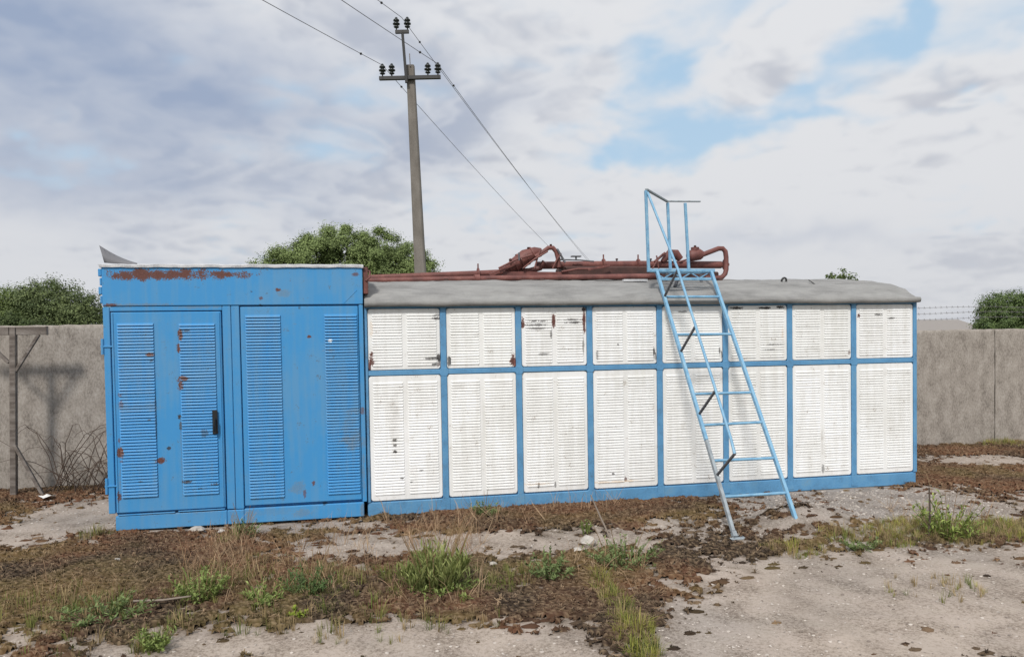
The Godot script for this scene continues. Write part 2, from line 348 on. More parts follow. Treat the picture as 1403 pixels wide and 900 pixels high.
	m.metallic_specular = 0.3
	m = flat("blade", Color(1, 1, 1), 0.7)
	m.vertex_color_use_as_albedo = true
	m.metallic_specular = 0.25
	m = flat("stone", Color(1, 1, 1), 0.95)
	m.vertex_color_use_as_albedo = true
	flat("weathered_sheet", Color(0.20, 0.20, 0.215), 0.6, 0.3)
	flat("bark", Color(0.09, 0.07, 0.055), 0.95)
	flat("twig", Color(0.085, 0.06, 0.045), 0.95)
	flat("pale_stick", Color(0.24, 0.20, 0.165), 0.9)
	flat("insulator", Color(0.02, 0.025, 0.024), 0.2)
	flat("dark_iron", Color(0.035, 0.035, 0.036), 0.6)
	flat("wire", Color(0.11, 0.11, 0.12), 0.5, 0.6)
	flat("barb", Color(0.22, 0.21, 0.21), 0.6, 0.5)
	flat("black_plastic", Color(0.015, 0.016, 0.017), 0.4)
	flat("paper", Color(0.75, 0.74, 0.71), 0.9)
	flat("shed_roof", Color(0.27, 0.25, 0.235), 0.9)
	flat("shed_wall", Color(0.12, 0.10, 0.09), 0.9)
	flat("interior", Color(0.05, 0.06, 0.07), 0.9)

# ------------------------------------------------------------------ sky
func smooth(a: float, b: float, t: float) -> float:
	t = clampf((t - a) / (b - a), 0.0, 1.0)
	return t * t * (3.0 - 2.0 * t)

func make_sky() -> ImageTexture:
	var w := 2560
	var h := 1280
	var n1 := fnl(101, 0.55, 6)
	var n2 := fnl(102, 1.3, 5)
	var n3 := fnl(103, 0.30, 4)
	var n4 := fnl(104, 4.0, 6)
	var n5 := fnl(105, 7.0, 5)
	var n6 := fnl(106, 7.0, 5)
	var n7 := fnl(107, 1.9, 5)
	var data := PackedFloat32Array()
	data.resize(w * h * 3)
	var low := Color(0.60, 0.615, 0.65)
	for j in h:
		var el := PI / 2 - PI * (j + 0.5) / h
		if el < -0.03:
			for i in w:
				var q := (j * w + i) * 3
				data[q] = 0.30; data[q + 1] = 0.29; data[q + 2] = 0.27
			continue
		var sy := sin(el)
		var cy := cos(el)
		var k := 1.0 / (maxf(sy, 0.0) + 0.16)
		var hz := exp(-maxf(sy, 0.0) * 7.0)
		for i in w:
			var az := wrapf(TAU * (i + 0.5) / w, -PI, PI)
			var x := sin(az) * cy
			var z := -cos(az) * cy
			var px := x * k
			var pz := z * k
			var d := n1.get_noise_2d(px, pz)
			var det := n2.get_noise_2d(px * 1.0 + d * 0.6, pz * 1.0)
			var wisp := n4.get_noise_3d(x, sy * 2.2, z)
			var puff := 0.45 - 1.6 * absf(n7.get_noise_2d(px * 1.5 + det * 0.35, pz * 1.5 + wisp * 0.25))
			var hole := 0.0
			var dark := 0.0
			if az > -0.9 and az < 1.4 and el < 0.8:
				var wa := az + n5.get_noise_3d(x, sy * 1.6, z) * 0.085
				var we := el + n6.get_noise_3d(x, sy * 1.6, z) * 0.05
				for b in HOLES:
					var u: float = (wa - b[0]) / b[2]
					var v: float = (we - b[1]) / b[3]
					hole += b[4] * exp(-(u * u + v * v) * 0.7)
				for b in DARKS:
					var u: float = (wa - b[0]) / b[2]
					var v: float = (we - b[1]) / b[3]
					dark += b[4] * exp(-(u * u + v * v) * 0.62)
			var dens := 0.27 + d * 0.55 + det * 0.45 + wisp * 0.38 + puff * 0.30 - hole * 0.70 + dark * 0.12 + hz * 0.25
			var cover := smooth(-0.55, 0.26, dens)
			var thick := clampf(0.42 + n3.get_noise_2d(px * 1.6 + 7.0, pz * 1.6) * 0.8 + det * 0.25 + wisp * 0.35 - puff * 0.55 - hole * 0.4, 0.0, 1.0)
			var blue := Color(0.36, 0.55, 0.765).lerp(Color(0.52, 0.68, 0.82), clampf(hz * 1.6 + 0.22, 0, 1))
			var cl := Color(0.775, 0.785, 0.81).lerp(Color(0.535, 0.56, 0.625), smooth(0.35, 1.0, thick))
			cl = cl.lerp(Color(0.305, 0.385, 0.545), clampf((1.0 - exp(-dark * 1.25)) * (1.12 + det * 0.5 + wisp * 0.55 - puff * 0.22), 0.0, 1.0))
			cl = cl.lerp(low, clampf(hz * 0.75, 0, 1))
			var c := blue.lerp(cl, cover)
			var o := (j * w + i) * 3
			data[o] = c.r; data[o + 1] = c.g; data[o + 2] = c.b
	var im := Image.create_from_data(w, h, false, Image.FORMAT_RGBF, data.to_byte_array())
	return ImageTexture.create_from_image(im)

# ------------------------------------------------------------------ ground shape
func blob_sum(list: Array, x: float, z: float) -> float:
	var f := 0.0
	for b in list:
		var dx: float = x - b[0]
		var dz: float = z - b[1]
		var u: float = (dx * 0.98 + dz * 0.196) / b[2]
		var v: float = (dz * 0.98 - dx * 0.196) / b[3]
		var d := u * u + v * v
		if d < 6.0:
			f += b[4] * exp(-d * 0.8)
	return f

func ground_y(x: float, z: float) -> float:
	var dx := x - 4.1
	var dz := z - 1.45
	return n_ground.get_noise_2d(x, z) * 0.012 + 0.2 * exp(-(dx * dx + dz * dz) / 0.245)

const CX0 := -7.0
const CZ0 := -4.0
const CS := 0.1
const CW := 220
const CH := 110

func moss_at(x: float, z: float) -> float:
	var fx := clampf((x - CX0) / CS, 0.0, CW - 1.001)
	var fz := clampf((z - CZ0) / CS, 0.0, CH - 1.001)
	var i := int(fx)
	var j := int(fz)
	fx -= i
	fz -= j
	var a := coarse[j * CW + i]
	var b := coarse[j * CW + i + 1]
	var c := coarse[(j + 1) * CW + i]
	var d := coarse[(j + 1) * CW + i + 1]
	var base := (a * (1 - fx) + b * fx) * (1 - fz) + (c * (1 - fx) + d * fx) * fz
	return base + n_moss.get_noise_2d(x, z) * 0.95 + n_fine.get_noise_2d(x, z) * 1.15

func in_view(x: float, z: float) -> bool:
	return z < 5.2 and x > -2.17 + (z - 3.07) * 0.40 - 1.2 and x < 3.52 + (4.44 - z) * 0.97 + 1.2

func make_ground() -> void:
	n_ground = fnl(61, 0.9, 3)
	n_moss = fnl(62, 2.3, 4)
	n_fine = fnl(63, 6.5, 4)
	n_cell = fnl(64, 28.0, 3)
	coarse.resize(CW * CH)
	for j in CH:
		for i in CW:
			coarse[j * CW + i] = blob_sum(MOSS, CX0 + i * CS, CZ0 + j * CS) - 0.17
	# the sheet of old concrete and soil, out to the horizon
	var xs := []
	var zs := []
	for x in [-600.0, -250.0, -100.0, -40.0, -18.0, -10.0]:
		xs.append(x)
	var q := -7.0
	while q < 13.0:
		xs.append(q); q += 0.08
	for x in [16.0, 22.0, 40.0, 100.0, 250.0, 600.0]:
		xs.append(x)
	for z in [-900.0, -400.0, -150.0, -60.0, -25.0, -10.0, -5.0]:
		zs.append(z)
	q = -3.4
	while q < 6.0:
		zs.append(q); q += 0.08
	for z in [8.0, 12.0, 25.0, 80.0, 250.0]:
		zs.append(z)
	var V := PackedVector3Array()
	var C := PackedColorArray()
	var N := PackedVector3Array()
	var I := PackedInt32Array()
	var nt := fnl(65, 0.8, 4)
	for z in zs:
		for x in xs:
			var near: bool = x > -7.5 and x < 13.5 and z > -3.5 and z < 6.5
			V.append(Vector3(x, ground_y(x, z) if near else 0.0, z))
			var e := 0.05
			N.append(Vector3(ground_y(x - e, z) - ground_y(x + e, z), 2 * e, ground_y(x, z - e) - ground_y(x, z + e)).normalized() if near else Vector3.UP)
			var c := Color(0.445, 0.385, 0.335)
			if near:
				var t := nt.get_noise_2d(x, z)
				c = c.lerp(Color(0.345, 0.305, 0.27), clampf(0.25 + t * 1.1, 0, 1))
				c = c.lerp(Color(0.33, 0.305, 0.285), clampf(blob_sum(GRAVEL, x, z), 0, 1))
				var f := moss_at(x, z)
				c = c.lerp(Color(0.19, 0.15, 0.115), smooth(-0.35, 0.1, f) * 0.7)
			else:
				c = Color(0.10, 0.11, 0.05)
			C.append(c)
	var nx := xs.size()
	for j in zs.size() - 1:
		for i in nx - 1:
			var a := j * nx + i
			I.append_array([a, a + 1, a + nx + 1, a, a + nx + 1, a + nx])
	var o := part("ground", arrays(V, N, C, I), M.ground, self)
	o.set_meta("kind", "structure")
	o.set_meta("label", "pale broken concrete yard with patches of soil")
	o.set_meta("category", "ground")

func arrays(V: PackedVector3Array, N: PackedVector3Array, C: PackedColorArray, I: PackedInt32Array) -> ArrayMesh:
	var a := []
	a.resize(Mesh.ARRAY_MAX)
	a[Mesh.ARRAY_VERTEX] = V
	if N.size():
		a[Mesh.ARRAY_NORMAL] = N
	if C.size():
		a[Mesh.ARRAY_COLOR] = C
	a[Mesh.ARRAY_INDEX] = I
	var m := ArrayMesh.new()
	m.add_surface_from_arrays(Mesh.PRIMITIVE_TRIANGLES, a)
	return m

var moss_spots := PackedVector3Array()
var moss_cols := PackedColorArray()

func moss_color(x: float, z: float, f: float, fine: float, tint: FastNoiseLite) -> Color:
	var t := tint.get_noise_2d(x, z)
	var c := Color(0.046, 0.034, 0.026)
	c = c.lerp(Color(0.128, 0.066, 0.040), clampf(0.36 + t * 1.3 + (0.35 if z < 1.0 else 0.0), 0, 1))
	c = c.lerp(Color(0.125, 0.095, 0.042), clampf(tint.get_noise_2d(x + 40.0, z) * 1.6 + 0.02 + (0.25 if x < -0.5 and z > 1.4 else 0.0), 0, 0.7))
	c = c.lerp(Color(0.23, 0.17, 0.11), clampf(fine * 1.5, 0, 0.6))
	return c * (0.85 + 0.5 * clampf(fine + 0.3, -0.4, 0.8))

func make_moss() -> void:
	var s := 0.0155
	var x0 := -6.0
	var z0 := -2.62
	var w := int(18.0 / s)
	var h := int(7.8 / s)
	var id := PackedInt32Array()
	id.resize(w * h)
	id.fill(-1)
	var V := PackedVector3Array()
	var C := PackedColorArray()
	var I := PackedInt32Array()
	var tint := fnl(66, 0.7, 3)
	var H := PackedFloat32Array()
	H.resize(w * h)
	H.fill(-9.0)
	for j in h:
		var z := z0 + j * s
		for i in w:
			var x := x0 + i * s
			if not in_view(x, z):
				continue
			if z < -0.06 and x > -2.33 and x < 6.33:
				continue
			var f := moss_at(x, z)
			if f < -0.16:
				continue
			H[j * w + i] = f
			var fine := n_cell.get_noise_2d(x, z)
			var lift := 0.034 * sqrt(clampf(f * 1.6, 0.0, 1.0)) + 0.012 * fine * clampf(f * 5.0, 0.0, 1.0)
			if f < 0.0:
				lift = f * 0.16
			id[j * w + i] = V.size()
			V.append(Vector3(x + rng.randf_range(-0.3, 0.3) * s, ground_y(x, z) + lift, z + rng.randf_range(-0.3, 0.3) * s))
			var c := moss_color(x, z, f, fine, tint)
			C.append(c)
			if f > 0.03 and rng.randf() < 0.16:
				moss_spots.append(V[V.size() - 1])
				moss_cols.append(c)
	for j in h - 1:
		for i in w - 1:
			var a := id[j * w + i]
			var b := id[j * w + i + 1]
			var c := id[(j + 1) * w + i + 1]
			var d := id[(j + 1) * w + i]
			if a >= 0 and b >= 0 and c >= 0 and d >= 0:
				I.append_array([a, b, c, a, c, d])
	var st := SurfaceTool.new()
	st.create_from_arrays(surf(V, C, I))
	st.generate_normals()
	var o := part("moss", st.commit(), M.moss, self)
	stuff(o, "lumpy dark brown moss spread over the old concrete", "moss")

func surf(V: PackedVector3Array, C: PackedColorArray, I: PackedInt32Array) -> Array:
	var a := []
	a.resize(Mesh.ARRAY_MAX)
	a[Mesh.ARRAY_VERTEX] = V
	a[Mesh.ARRAY_COLOR] = C
	a[Mesh.ARRAY_INDEX] = I
	return a

func multi(called: String, mesh: Mesh, mat: Material, T: Array, C: PackedColorArray) -> MultiMeshInstance3D:
	var mm := MultiMesh.new()
	mm.transform_format = MultiMesh.TRANSFORM_3D
	mm.use_colors = true
	mm.mesh = mesh
	mm.instance_count = T.size()
	for i in T.size():
		mm.set_instance_transform(i, T[i])
		mm.set_instance_color(i, C[i])
	var o := MultiMeshInstance3D.new()
	o.name = called
	o.multimesh = mm
	o.material_override = mat
	add_child(o)
	return o

func tuft_mesh(n: int, ln: float, wd: float, spread: float, droop: float, sd: int) -> ArrayMesh:
	# a small tuft of blades, each a folded strip of two joined quads
	var r := RandomNumberGenerator.new()
	r.seed = sd
	var mb := MB.new()
	mb.use_col = true
	for k in n:
		var a := r.randf() * TAU
		var out := Vector3(cos(a), 0, sin(a))
		var side := Vector3(-sin(a), 0, cos(a)) * wd * 0.5
		var b := out * spread * r.randf() * 0.5
		var l := ln * r.randf_range(0.55, 1.1)
		var lean := r.randf_range(0.15, 1.0) * droop
		var p1 := b + Vector3.UP * l * 0.55 + out * l * lean * 0.25
		var p2 := b + Vector3.UP * l * (1.0 - lean * 0.35) + out * l * lean * 0.75
		var g := r.randf_range(0.75, 1.2)
		mb.col = Color(g, g, g)
		mb.quad(b - side, b + side, p1 + side * 0.8, p1 - side * 0.8)
		mb.tri(p1 - side * 0.8, p1 + side * 0.8, p2)
	return mb.done()

func make_small_cover() -> void:
	# moss sprigs
	var T := []
	for p in moss_spots:
		var s := rng.randf_range(0.6, 1.5)
		T.append(Transform3D(Basis(Vector3.UP, rng.randf() * TAU).scaled(Vector3(s, s * rng.randf_range(0.6, 1.3), s)), p - Vector3(0, 0.004, 0)))
	var cc := PackedColorArray()
	for c in moss_cols:
		cc.append(c * rng.randf_range(0.8, 1.7))
	var o := multi("moss_sprigs", tuft_mesh(7, 0.022, 0.006, 0.022, 1.3, 5), M.blade, T, cc)
	stuff(o, "short brown sprigs standing up from the moss", "moss")
	# separate moss cushions on the bare concrete
	var dome := MB.new()
	dome.use_col = true
	var rg := []
	for q in [[1.0, -0.1], [0.86, 0.22], [0.45, 0.44]]:
		var line := []
		for k in 9:
			var a := TAU * k / 9.0
			var w: float = q[0] * (1.0 + 0.16 * sin(k * 2.4 + q[1] * 9.0) + 0.1 * cos(k * 4.1))
			line.append(Vector3(cos(a) * w, q[1] + 0.07 * sin(k * 3.3), sin(a) * w))
		rg.append(line)
	dome.st.set_smooth_group(4)
	for k in 9:
		var j := (k + 1) % 9
		for q in 2:
			dome.quad_out(rg[q][k], rg[q][j], rg[q + 1][j], rg[q + 1][k], Vector3(0, -0.3, 0))
		dome.tri_out(rg[2][k], rg[2][j], Vector3(0.05, 0.52, 0.0), Vector3(0, -0.3, 0))
	T = []
	cc = PackedColorArray()
	var pc := PackedColorArray()
	var tint := fnl(66, 0.7, 3)
	var sp := []
	for k in 42000:
		var x := rng.randf_range(-5.0, 11.0)
		var z := rng.randf_range(-2.5, 5.0)
		if not in_view(x, z) or (z < 0.10 and x > -2.4 and x < 6.4):
			continue
		var f := moss_at(x, z)
		if f > 0.0 or rng.randf() > 0.75 * pow(clampf(1.0 + f / 1.15, 0.0, 1.0), 2.4) + 0.004:
			continue
		var s := 0.007 + 0.036 * pow(rng.randf(), 3.0)
		T.append(Transform3D(Basis(Vector3.UP, rng.randf() * TAU).scaled(Vector3(s * rng.randf_range(0.7, 1.9), s * rng.randf_range(0.4, 0.9), s * rng.randf_range(0.6, 1.1))), Vector3(x, ground_y(x, z), z)))
		cc.append(moss_color(x, z, 0.2, rng.randf_range(-0.3, 0.3), tint))
		for q in int(s * 160.0):
			var a := rng.randf() * TAU
			var e := s * sqrt(rng.randf()) * 0.95
			var g := rng.randf_range(0.5, 1.0)
			sp.append(Transform3D(Basis(Vector3.UP, a).scaled(Vector3(g, g, g)), Vector3(x + cos(a) * e, ground_y(x, z) + s * 0.22 * (1.0 - e / s), z + sin(a) * e)))
			pc.append(cc[cc.size() - 1] * rng.randf_range(0.8, 1.8))
	o = multi("moss_cushions", dome.done(), M.moss, T, cc)
	stuff(o, "separate dark cushions of moss dotted over the bare concrete", "moss")
	o = multi("cushion_sprigs", tuft_mesh(6, 0.018, 0.006, 0.02, 1.3, 8), M.blade, sp, pc)
	stuff(o, "short sprigs on the separate moss cushions", "moss")
	# grass
	T = []
	cc = PackedColorArray()
	for b in GRASS:
		var n := int(clampf(b[2] * b[3] * 2600.0 * b[4], 14, 900))
		for k in n:
			var a := rng.randf() * TAU
			var q := sqrt(rng.randf()) * 1.15
			var u: float = cos(a) * q * b[2]
			var v: float = sin(a) * q * b[3]
			var x: float = b[0] + u * 0.98 - v * 0.196
			var z: float = b[1] + v * 0.98 + u * 0.196
			if z < 0.08 and z > -2.0 and x > -2.4 and x < 6.4 or z < -2.6:
				continue
			var s := rng.randf_range(0.4, 1.1) * (1.1 - 0.45 * q) * (0.85 if b[0] > 3.0 else 1.0)
			T.append(Transform3D(Basis(Vector3.UP, rng.randf() * TAU).scaled(Vector3(s * 1.2, s, s * 1.2)), Vector3(x, ground_y(x, z) - 0.005, z)))
			var dryness := rng.randf()
			var yellow: bool = b[0] > 1.2
			var east: bool = b[0] > 3.0
			var c := Color(0.14, 0.185, 0.045).lerp(Color(0.36, 0.34, 0.085) if yellow else Color(0.19, 0.185, 0.06), rng.randf())
			if dryness > (0.45 if east else (0.72 if yellow else 0.6)):
				c = Color(0.34, 0.26, 0.14)
			cc.append(c * rng.randf_range(0.7, 1.2))
	o = multi("grass", tuft_mesh(13, 0.17, 0.0045, 0.07, 1.0, 6), M.blade, T, cc)
	stuff(o, "thin green and yellow grass in the joints of the yard", "grass")
	# dry straw
	T = []
	cc = PackedColorArray()
	for b in DRY:
		for k in int(clampf(b[2] * b[3] * 600.0 * b[4], 10, 360)):
			var a := rng.randf() * TAU
			var q := sqrt(rng.randf()) * 1.2
			var u: float = cos(a) * q * b[2]
			var v: float = sin(a) * q * b[3]
			var x: float = b[0] + u
			var z: float = b[1] + v
			if z < 0.12:
				continue
			var s := rng.randf_range(0.5, 1.15)
			var tilt := Basis(Vector3(rng.randf_range(-1, 1), 0, rng.randf_range(-1, 1)).normalized(), rng.randf_range(0.0, 0.9))
			T.append(Transform3D((tilt * Basis(Vector3.UP, rng.randf() * TAU)).scaled(Vector3(s, s, s)), Vector3(x, ground_y(x, z) - 0.005, z)))
			cc.append(Color(0.42, 0.31, 0.20).lerp(Color(0.27, 0.16, 0.095), rng.randf()) * rng.randf_range(0.7, 1.25))
	o = multi("dry_grass", tuft_mesh(4, 0.30, 0.004, 0.05, 0.8, 7), M.blade, T, cc)
	stuff(o, "dry straw-coloured grass stalks among the moss", "dry grass")
	# short straws and dead leaves lying flat on the moss
	var lit := MB.new()
	lit.use_col = true
	lit.quad(Vector3(-1, 0, -0.05), Vector3(1, 0.05, -0.05), Vector3(1, 0.05, 0.05), Vector3(-1, 0, 0.05))
	lit.quad(Vector3(-0.5, 0.0, -0.2), Vector3(0.2, 0.12, -0.6), Vector3(0.35, 0.12, -0.5), Vector3(-0.4, 0.0, -0.1))
	T = []
	cc = PackedColorArray()
	for k in 60000:
		var x := rng.randf_range(-5.0, 11.0)
		var z := rng.randf_range(-2.5, 5.0)
		if not in_view(x, z) or (z < 0.08 and x > -2.4 and x < 6.4):
			continue
		var f := moss_at(x, z)
		if f < -0.35 or rng.randf() > (0.62 if f > 0.0 else 0.2):
			continue
		var s := 0.008 + 0.035 * pow(rng.randf(), 2.5)
		var lift := 0.030 * sqrt(clampf(f * 1.6, 0.0, 1.0)) + 0.008
		T.append(Transform3D(Basis.from_euler(Vector3(rng.randf_range(-0.4, 0.4), rng.randf() * TAU, rng.randf_range(-0.35, 0.35))).scaled(Vector3(s, s, s * 1.1)), Vector3(x, ground_y(x, z) + lift, z)))
		cc.append(Color(0.40, 0.29, 0.18).lerp(Color(0.15, 0.085, 0.05), pow(rng.randf(), 0.7)) * rng.randf_range(0.7, 1.15))
	o = multi("straw_litter", lit.done(), M.blade, T, cc)
	stuff(o, "short broken straws strewn flat over the moss", "litter")
	# grit and pebbles
	var mb := MB.new()
	mb.use_col = true
	var ring := []
	for k in 6:
		var a := TAU * k / 6.0
		ring.append(Vector3(cos(a) * (1.0 + 0.25 * sin(k * 2.3)), 0.25 * cos(k * 1.7), sin(a) * (0.8 + 0.2 * cos(k * 3.1))))
	for k in 6:
		mb.tri_out(ring[k], ring[(k + 1) % 6], Vector3(0.15, 0.62, -0.1), Vector3.ZERO)
		mb.tri_out(ring[k], ring[(k + 1) % 6], Vector3(0, -0.5, 0), Vector3.ZERO)
	var pebble := mb.done()
	T = []
	cc = PackedColorArray()
	for k in 130000:
		var x := rng.randf_range(-5.0, 11.0)
		var z := rng.randf_range(-2.5, 5.0)
		if not in_view(x, z) or (z < 0.06 and x > -2.4 and x < 6.4):
			continue
		var f := moss_at(x, z)
		if f > 0.02:
			continue
		var crumb := clampf(1.0 + f / 0.55, 0.0, 1.0)
		if rng.randf() < crumb * crumb * 0.85:
			var e := rng.randf_range(0.003, 0.010)
			T.append(Transform3D(Basis(Vector3.UP, rng.randf() * TAU).scaled(Vector3(e, e * 0.7, e)), Vector3(x, ground_y(x, z) + e * 0.1, z)))
			cc.append(Color(0.05, 0.036, 0.027).lerp(Color(0.20, 0.145, 0.10), pow(rng.randf(), 1.6)))
			continue
		var grav := clampf(blob_sum(GRAVEL, x, z), 0.0, 1.0)
		if rng.randf() > 0.26 + grav * 0.4:
			continue
		var s := 0.0032 + 0.011 * pow(rng.randf(), 3.5) + grav * 0.006 * rng.randf()
		T.append(Transform3D(Basis(Vector3.UP, rng.randf() * TAU).scaled(Vector3(s, s * 0.8, s)), Vector3(x, ground_y(x, z) + s * 0.1, z)))
		cc.append(Color(0.52, 0.475, 0.43).lerp(Color(0.17, 0.14, 0.12), pow(rng.randf(), 1.4)))
	o = multi("grit", pebble, M.stone, T, cc)
	stuff(o, "fine grit and pebbles lying loose on the concrete", "gravel")

# ------------------------------------------------------------------ blue cabin
const BUV := [-2.5, -0.04, 2.56, 2.64]
func bmb() -> MB:
	var mb := MB.new()
	mb.uvr = BUV
	return mb

func slat_field(parent: Node, x0: float, x1: float, y0: float, y1: float, n: int, d: float, zb: float, uv: Array, mat: Material, joined = null) -> void:
	var pitch := (y1 - y0) / n
	for k in n:
		var y := y1 - (k + 0.5) * pitch
		if joined != null:
			joined.louvre(x0, x1, y + rng.randf_range(-0.001, 0.001), pitch, d * rng.randf_range(0.75, 1.12), zb)
		else:
			var mb := MB.new()
			mb.uvr = uv
			mb.louvre(x0, x1, y, pitch, d * rng.randf_range(0.85, 1.1), zb)
			part("slat", mb.done(), mat, parent)

func make_cabin() -> void:
	var t := thing("equipment_cabin", "flat-roofed bright blue steel cabin with a louvred door and a rusty top edge", "cabin")
	var mb := bmb()
	mb.box(-2.37, -0.03, 0.165, 2.53, -2.0, 0.0, 0.01)
	part("body", mb.done(), M.blue, t)
	# fascia above the door, in two sheets that meet over the mullion
	mb = bmb()
	mb.box(-2.425, -0.001, 2.166, 2.536, 0.001, 0.052, 0.006)
	part("fascia", mb.done(), M.blue, t)
	mb = bmb()
	mb.bar(Vector3(-0.19, 2.18, 0.053), Vector3(-0.06, 2.31, 0.053), 0.008, 0.004, 0.001, Vector3.BACK)
	part("weld_seam", mb.done(), M.blue, t)
	# dented pale roof flashing
	mb = MB.new()
	var last := []
	for k in 41:
		var x := -2.44 + 2.45 * k / 40.0
		var dy := 0.003 * sin(k * 0.9) + 0.003 * sin(k * 2.3 + 1.0)
		var ring := [Vector3(x, 2.531 + dy * 0.4, 0.0), Vector3(x, 2.533 + dy * 0.6, 0.068), Vector3(x, 2.556 + dy, 0.070), Vector3(x, 2.568 + dy * 0.5, 0.02), Vector3(x, 2.565, -2.05), Vector3(x, 2.54, -2.05)]
		if k:
			for i in 6:
				mb.quad(last[i], ring[i], ring[(i + 1) % 6], last[(i + 1) % 6])
		if k == 0 or k == 40:
			for i in 4:
				mb.tri_out(ring[0], ring[i + 1], ring[i + 2], Vector3(-1.2, 2.55, -0.5))
		last = ring
	part("roof_flashing", mb.done(), M.pale_flashing, t)
	# the roofing sheet that has torn loose at the left end and stands up
	mb = MB.new()
	mb.st.set_smooth_group(5)
	var prev := []
	for k in 9:
		var f := k / 8.0
		var x := -2.60 + 0.34 * f
		var top := 2.805 - 0.175 * f - 0.02 * sin(f * PI)
		var bot := 2.60 + 0.045 * (1.0 - f) * 0.5 + 0.0 * f
		var cur := [Vector3(x, top, -0.52 - 0.05 * f), Vector3(x + 0.02 + 0.06 * (1.0 - f), minf(bot, top - 0.01), -0.38), Vector3(x + 0.02 + 0.06 * (1.0 - f), minf(bot, top - 0.01) - 0.006, -0.39), Vector3(x, top - 0.012, -0.53 - 0.05 * f)]
		if k:
			for i in 4:
				mb.quad(prev[i], cur[i], cur[(i + 1) % 4], prev[(i + 1) % 4])
		prev = cur
	mb.quad(Vector3(-2.585, 2.60, -0.38), Vector3(-2.25, 2.572, -0.38), Vector3(-2.25, 2.572, -0.9), Vector3(-2.585, 2.60, -0.9))
	var sheet := part("loose_roof_sheet", mb.done(), M.weathered_sheet, t)
	sheet.set_meta("label", "grey roofing sheet torn loose and bent up at the end")
	# ragged left edge of the fascia
	mb = bmb()
	for k in 4:
		var y := 2.50 - 0.085 * k
		mb.box(-2.445 - 0.012 * ((k + 1) % 2), -2.427, y - 0.05, y + 0.02, -0.02, 0.045, 0.004)
	part("bent_edge_strip", mb.done(), M.blue, t)
	# jambs and mullion
	for a in [[-2.425, -2.366, 0.19, 2.160], [-1.350, -1.272, 0.172, 2.160], [-1.268, -1.192, 0.168, 2.160], [-0.046, -0.002, 0.17, 2.160]]:
		mb = bmb()
		mb.box(a[0], a[1], a[2], a[3], 0.001, 0.046, 0.005)
		part("jamb", mb.done(), M.blue, t)
	mb = bmb()
	mb.box(-2.364, -1.352, 2.118, 2.161, 0.001, 0.044, 0.004)
	part("door_head", mb.done(), M.blue, t)
	# door
	mb = bmb()
	mb.box(-2.356, -1.362, 0.192, 2.108, 0.006, 0.050, 0.007)
	var door := part("door", mb.done(), M.blue, t)
	door.set_meta("label", "blue steel door with two columns of louvres and a black handle")
	for a in [[-1.392, -1.376], [-2.346, -2.334]]:
		mb = bmb()
		mb.box(a[0], a[1], 0.20, 2.10, 0.049, 0.057, 0.003)
		part("stiffener", mb.done(), M.blue, door)
	slat_field(door, -2.305, -1.975, 0.335, 2.005, 57, 0.017, 0.050, BUV, M.blue)
	slat_field(door, -1.752, -1.418, 0.330, 1.995, 57, 0.017, 0.050, BUV, M.blue)
	mb = MB.new()
	mb.box(-1.463, -1.413, 0.915, 1.150, 0.062, 0.076, 0.006)
	mb.tube([Vector3(-1.438, 1.06, 0.070), Vector3(-1.438, 1.06, 0.115)], 0.013, 8)
	mb.tube([Vector3(-1.438, 1.068, 0.112), Vector3(-1.440, 1.0, 0.117), Vector3(-1.444, 0.945, 0.110)], [0.013, 0.012, 0.009], 8)
	part("handle", mb.done(), M.black_plastic, door)
	for y in [1.785, 0.455]:
		mb = bmb()
		mb.box(-2.452, -2.335, y - 0.008, y + 0.008, 0.047, 0.056, 0.003)
		mb.tube([Vector3(-2.436, y - 0.075, 0.046), Vector3(-2.436, y + 0.075, 0.046)], 0.014, 8)
		part("hinge", mb.done(), M.blue, door)
	# fixed louvred panel
	mb = bmb()
	mb.box(-1.182, -0.052, 0.196, 2.150, 0.006, 0.048, 0.006)
	var pan := part("louvred_panel", mb.done(), M.blue, t)
	slat_field(pan, -1.140, -0.802, 0.262, 2.070, 61, 0.017, 0.048, BUV, M.blue)
	slat_field(pan, -0.388, -0.062, 0.262, 2.070, 61, 0.017, 0.048, BUV, M.blue)
	# base beam
	for a in [[-2.365, -1.352, 0.164, 0.052], [-1.350, -1.192, 0.162, 0.050], [-1.190, -0.032, 0.168, 0.054]]:
		mb = bmb()
		mb.box(a[0], a[1], 0.024, a[2], -0.12, a[3], 0.006)
		part("base_beam", mb.done(), M.blue, t)
	for a in [[-2.34, -1.83, 0.168], [-1.80, -1.37, 0.174]]:
		mb = bmb()
		mb.box(a[0], a[1], a[2], a[2] + 0.010, 0.003, 0.058, 0.002)
		part("threshold_strip", mb.done(), M.blue, t)
	mb = MB.new()
	mb.box(0.006, 0.055, 2.27, 2.54, -0.35, 0.03, 0.006)
	mb.tube([Vector3(0.03, 2.40, 0.04), Vector3(0.075, 2.44, 0.02), Vector3(0.07, 2.50, 0.0), Vector3(0.02, 2.52, 0.02)], 0.012, 6)
	part("rusty_end_channel", mb.done(), M.pipe, t)

# ------------------------------------------------------------------ white container
const WUV := [0.0, 0.0, 6.4, 2.2]
const POSTS := [0.022, 0.808, 1.601, 2.380, 3.173, 3.948, 4.732, 5.540, 6.338]

func roof_y(z: float) -> float:
	var u := (z + 1.0) / 1.07
	return 2.165 + 0.275 * (1.0 - u * u * (0.72 + 0.28 * u * u))

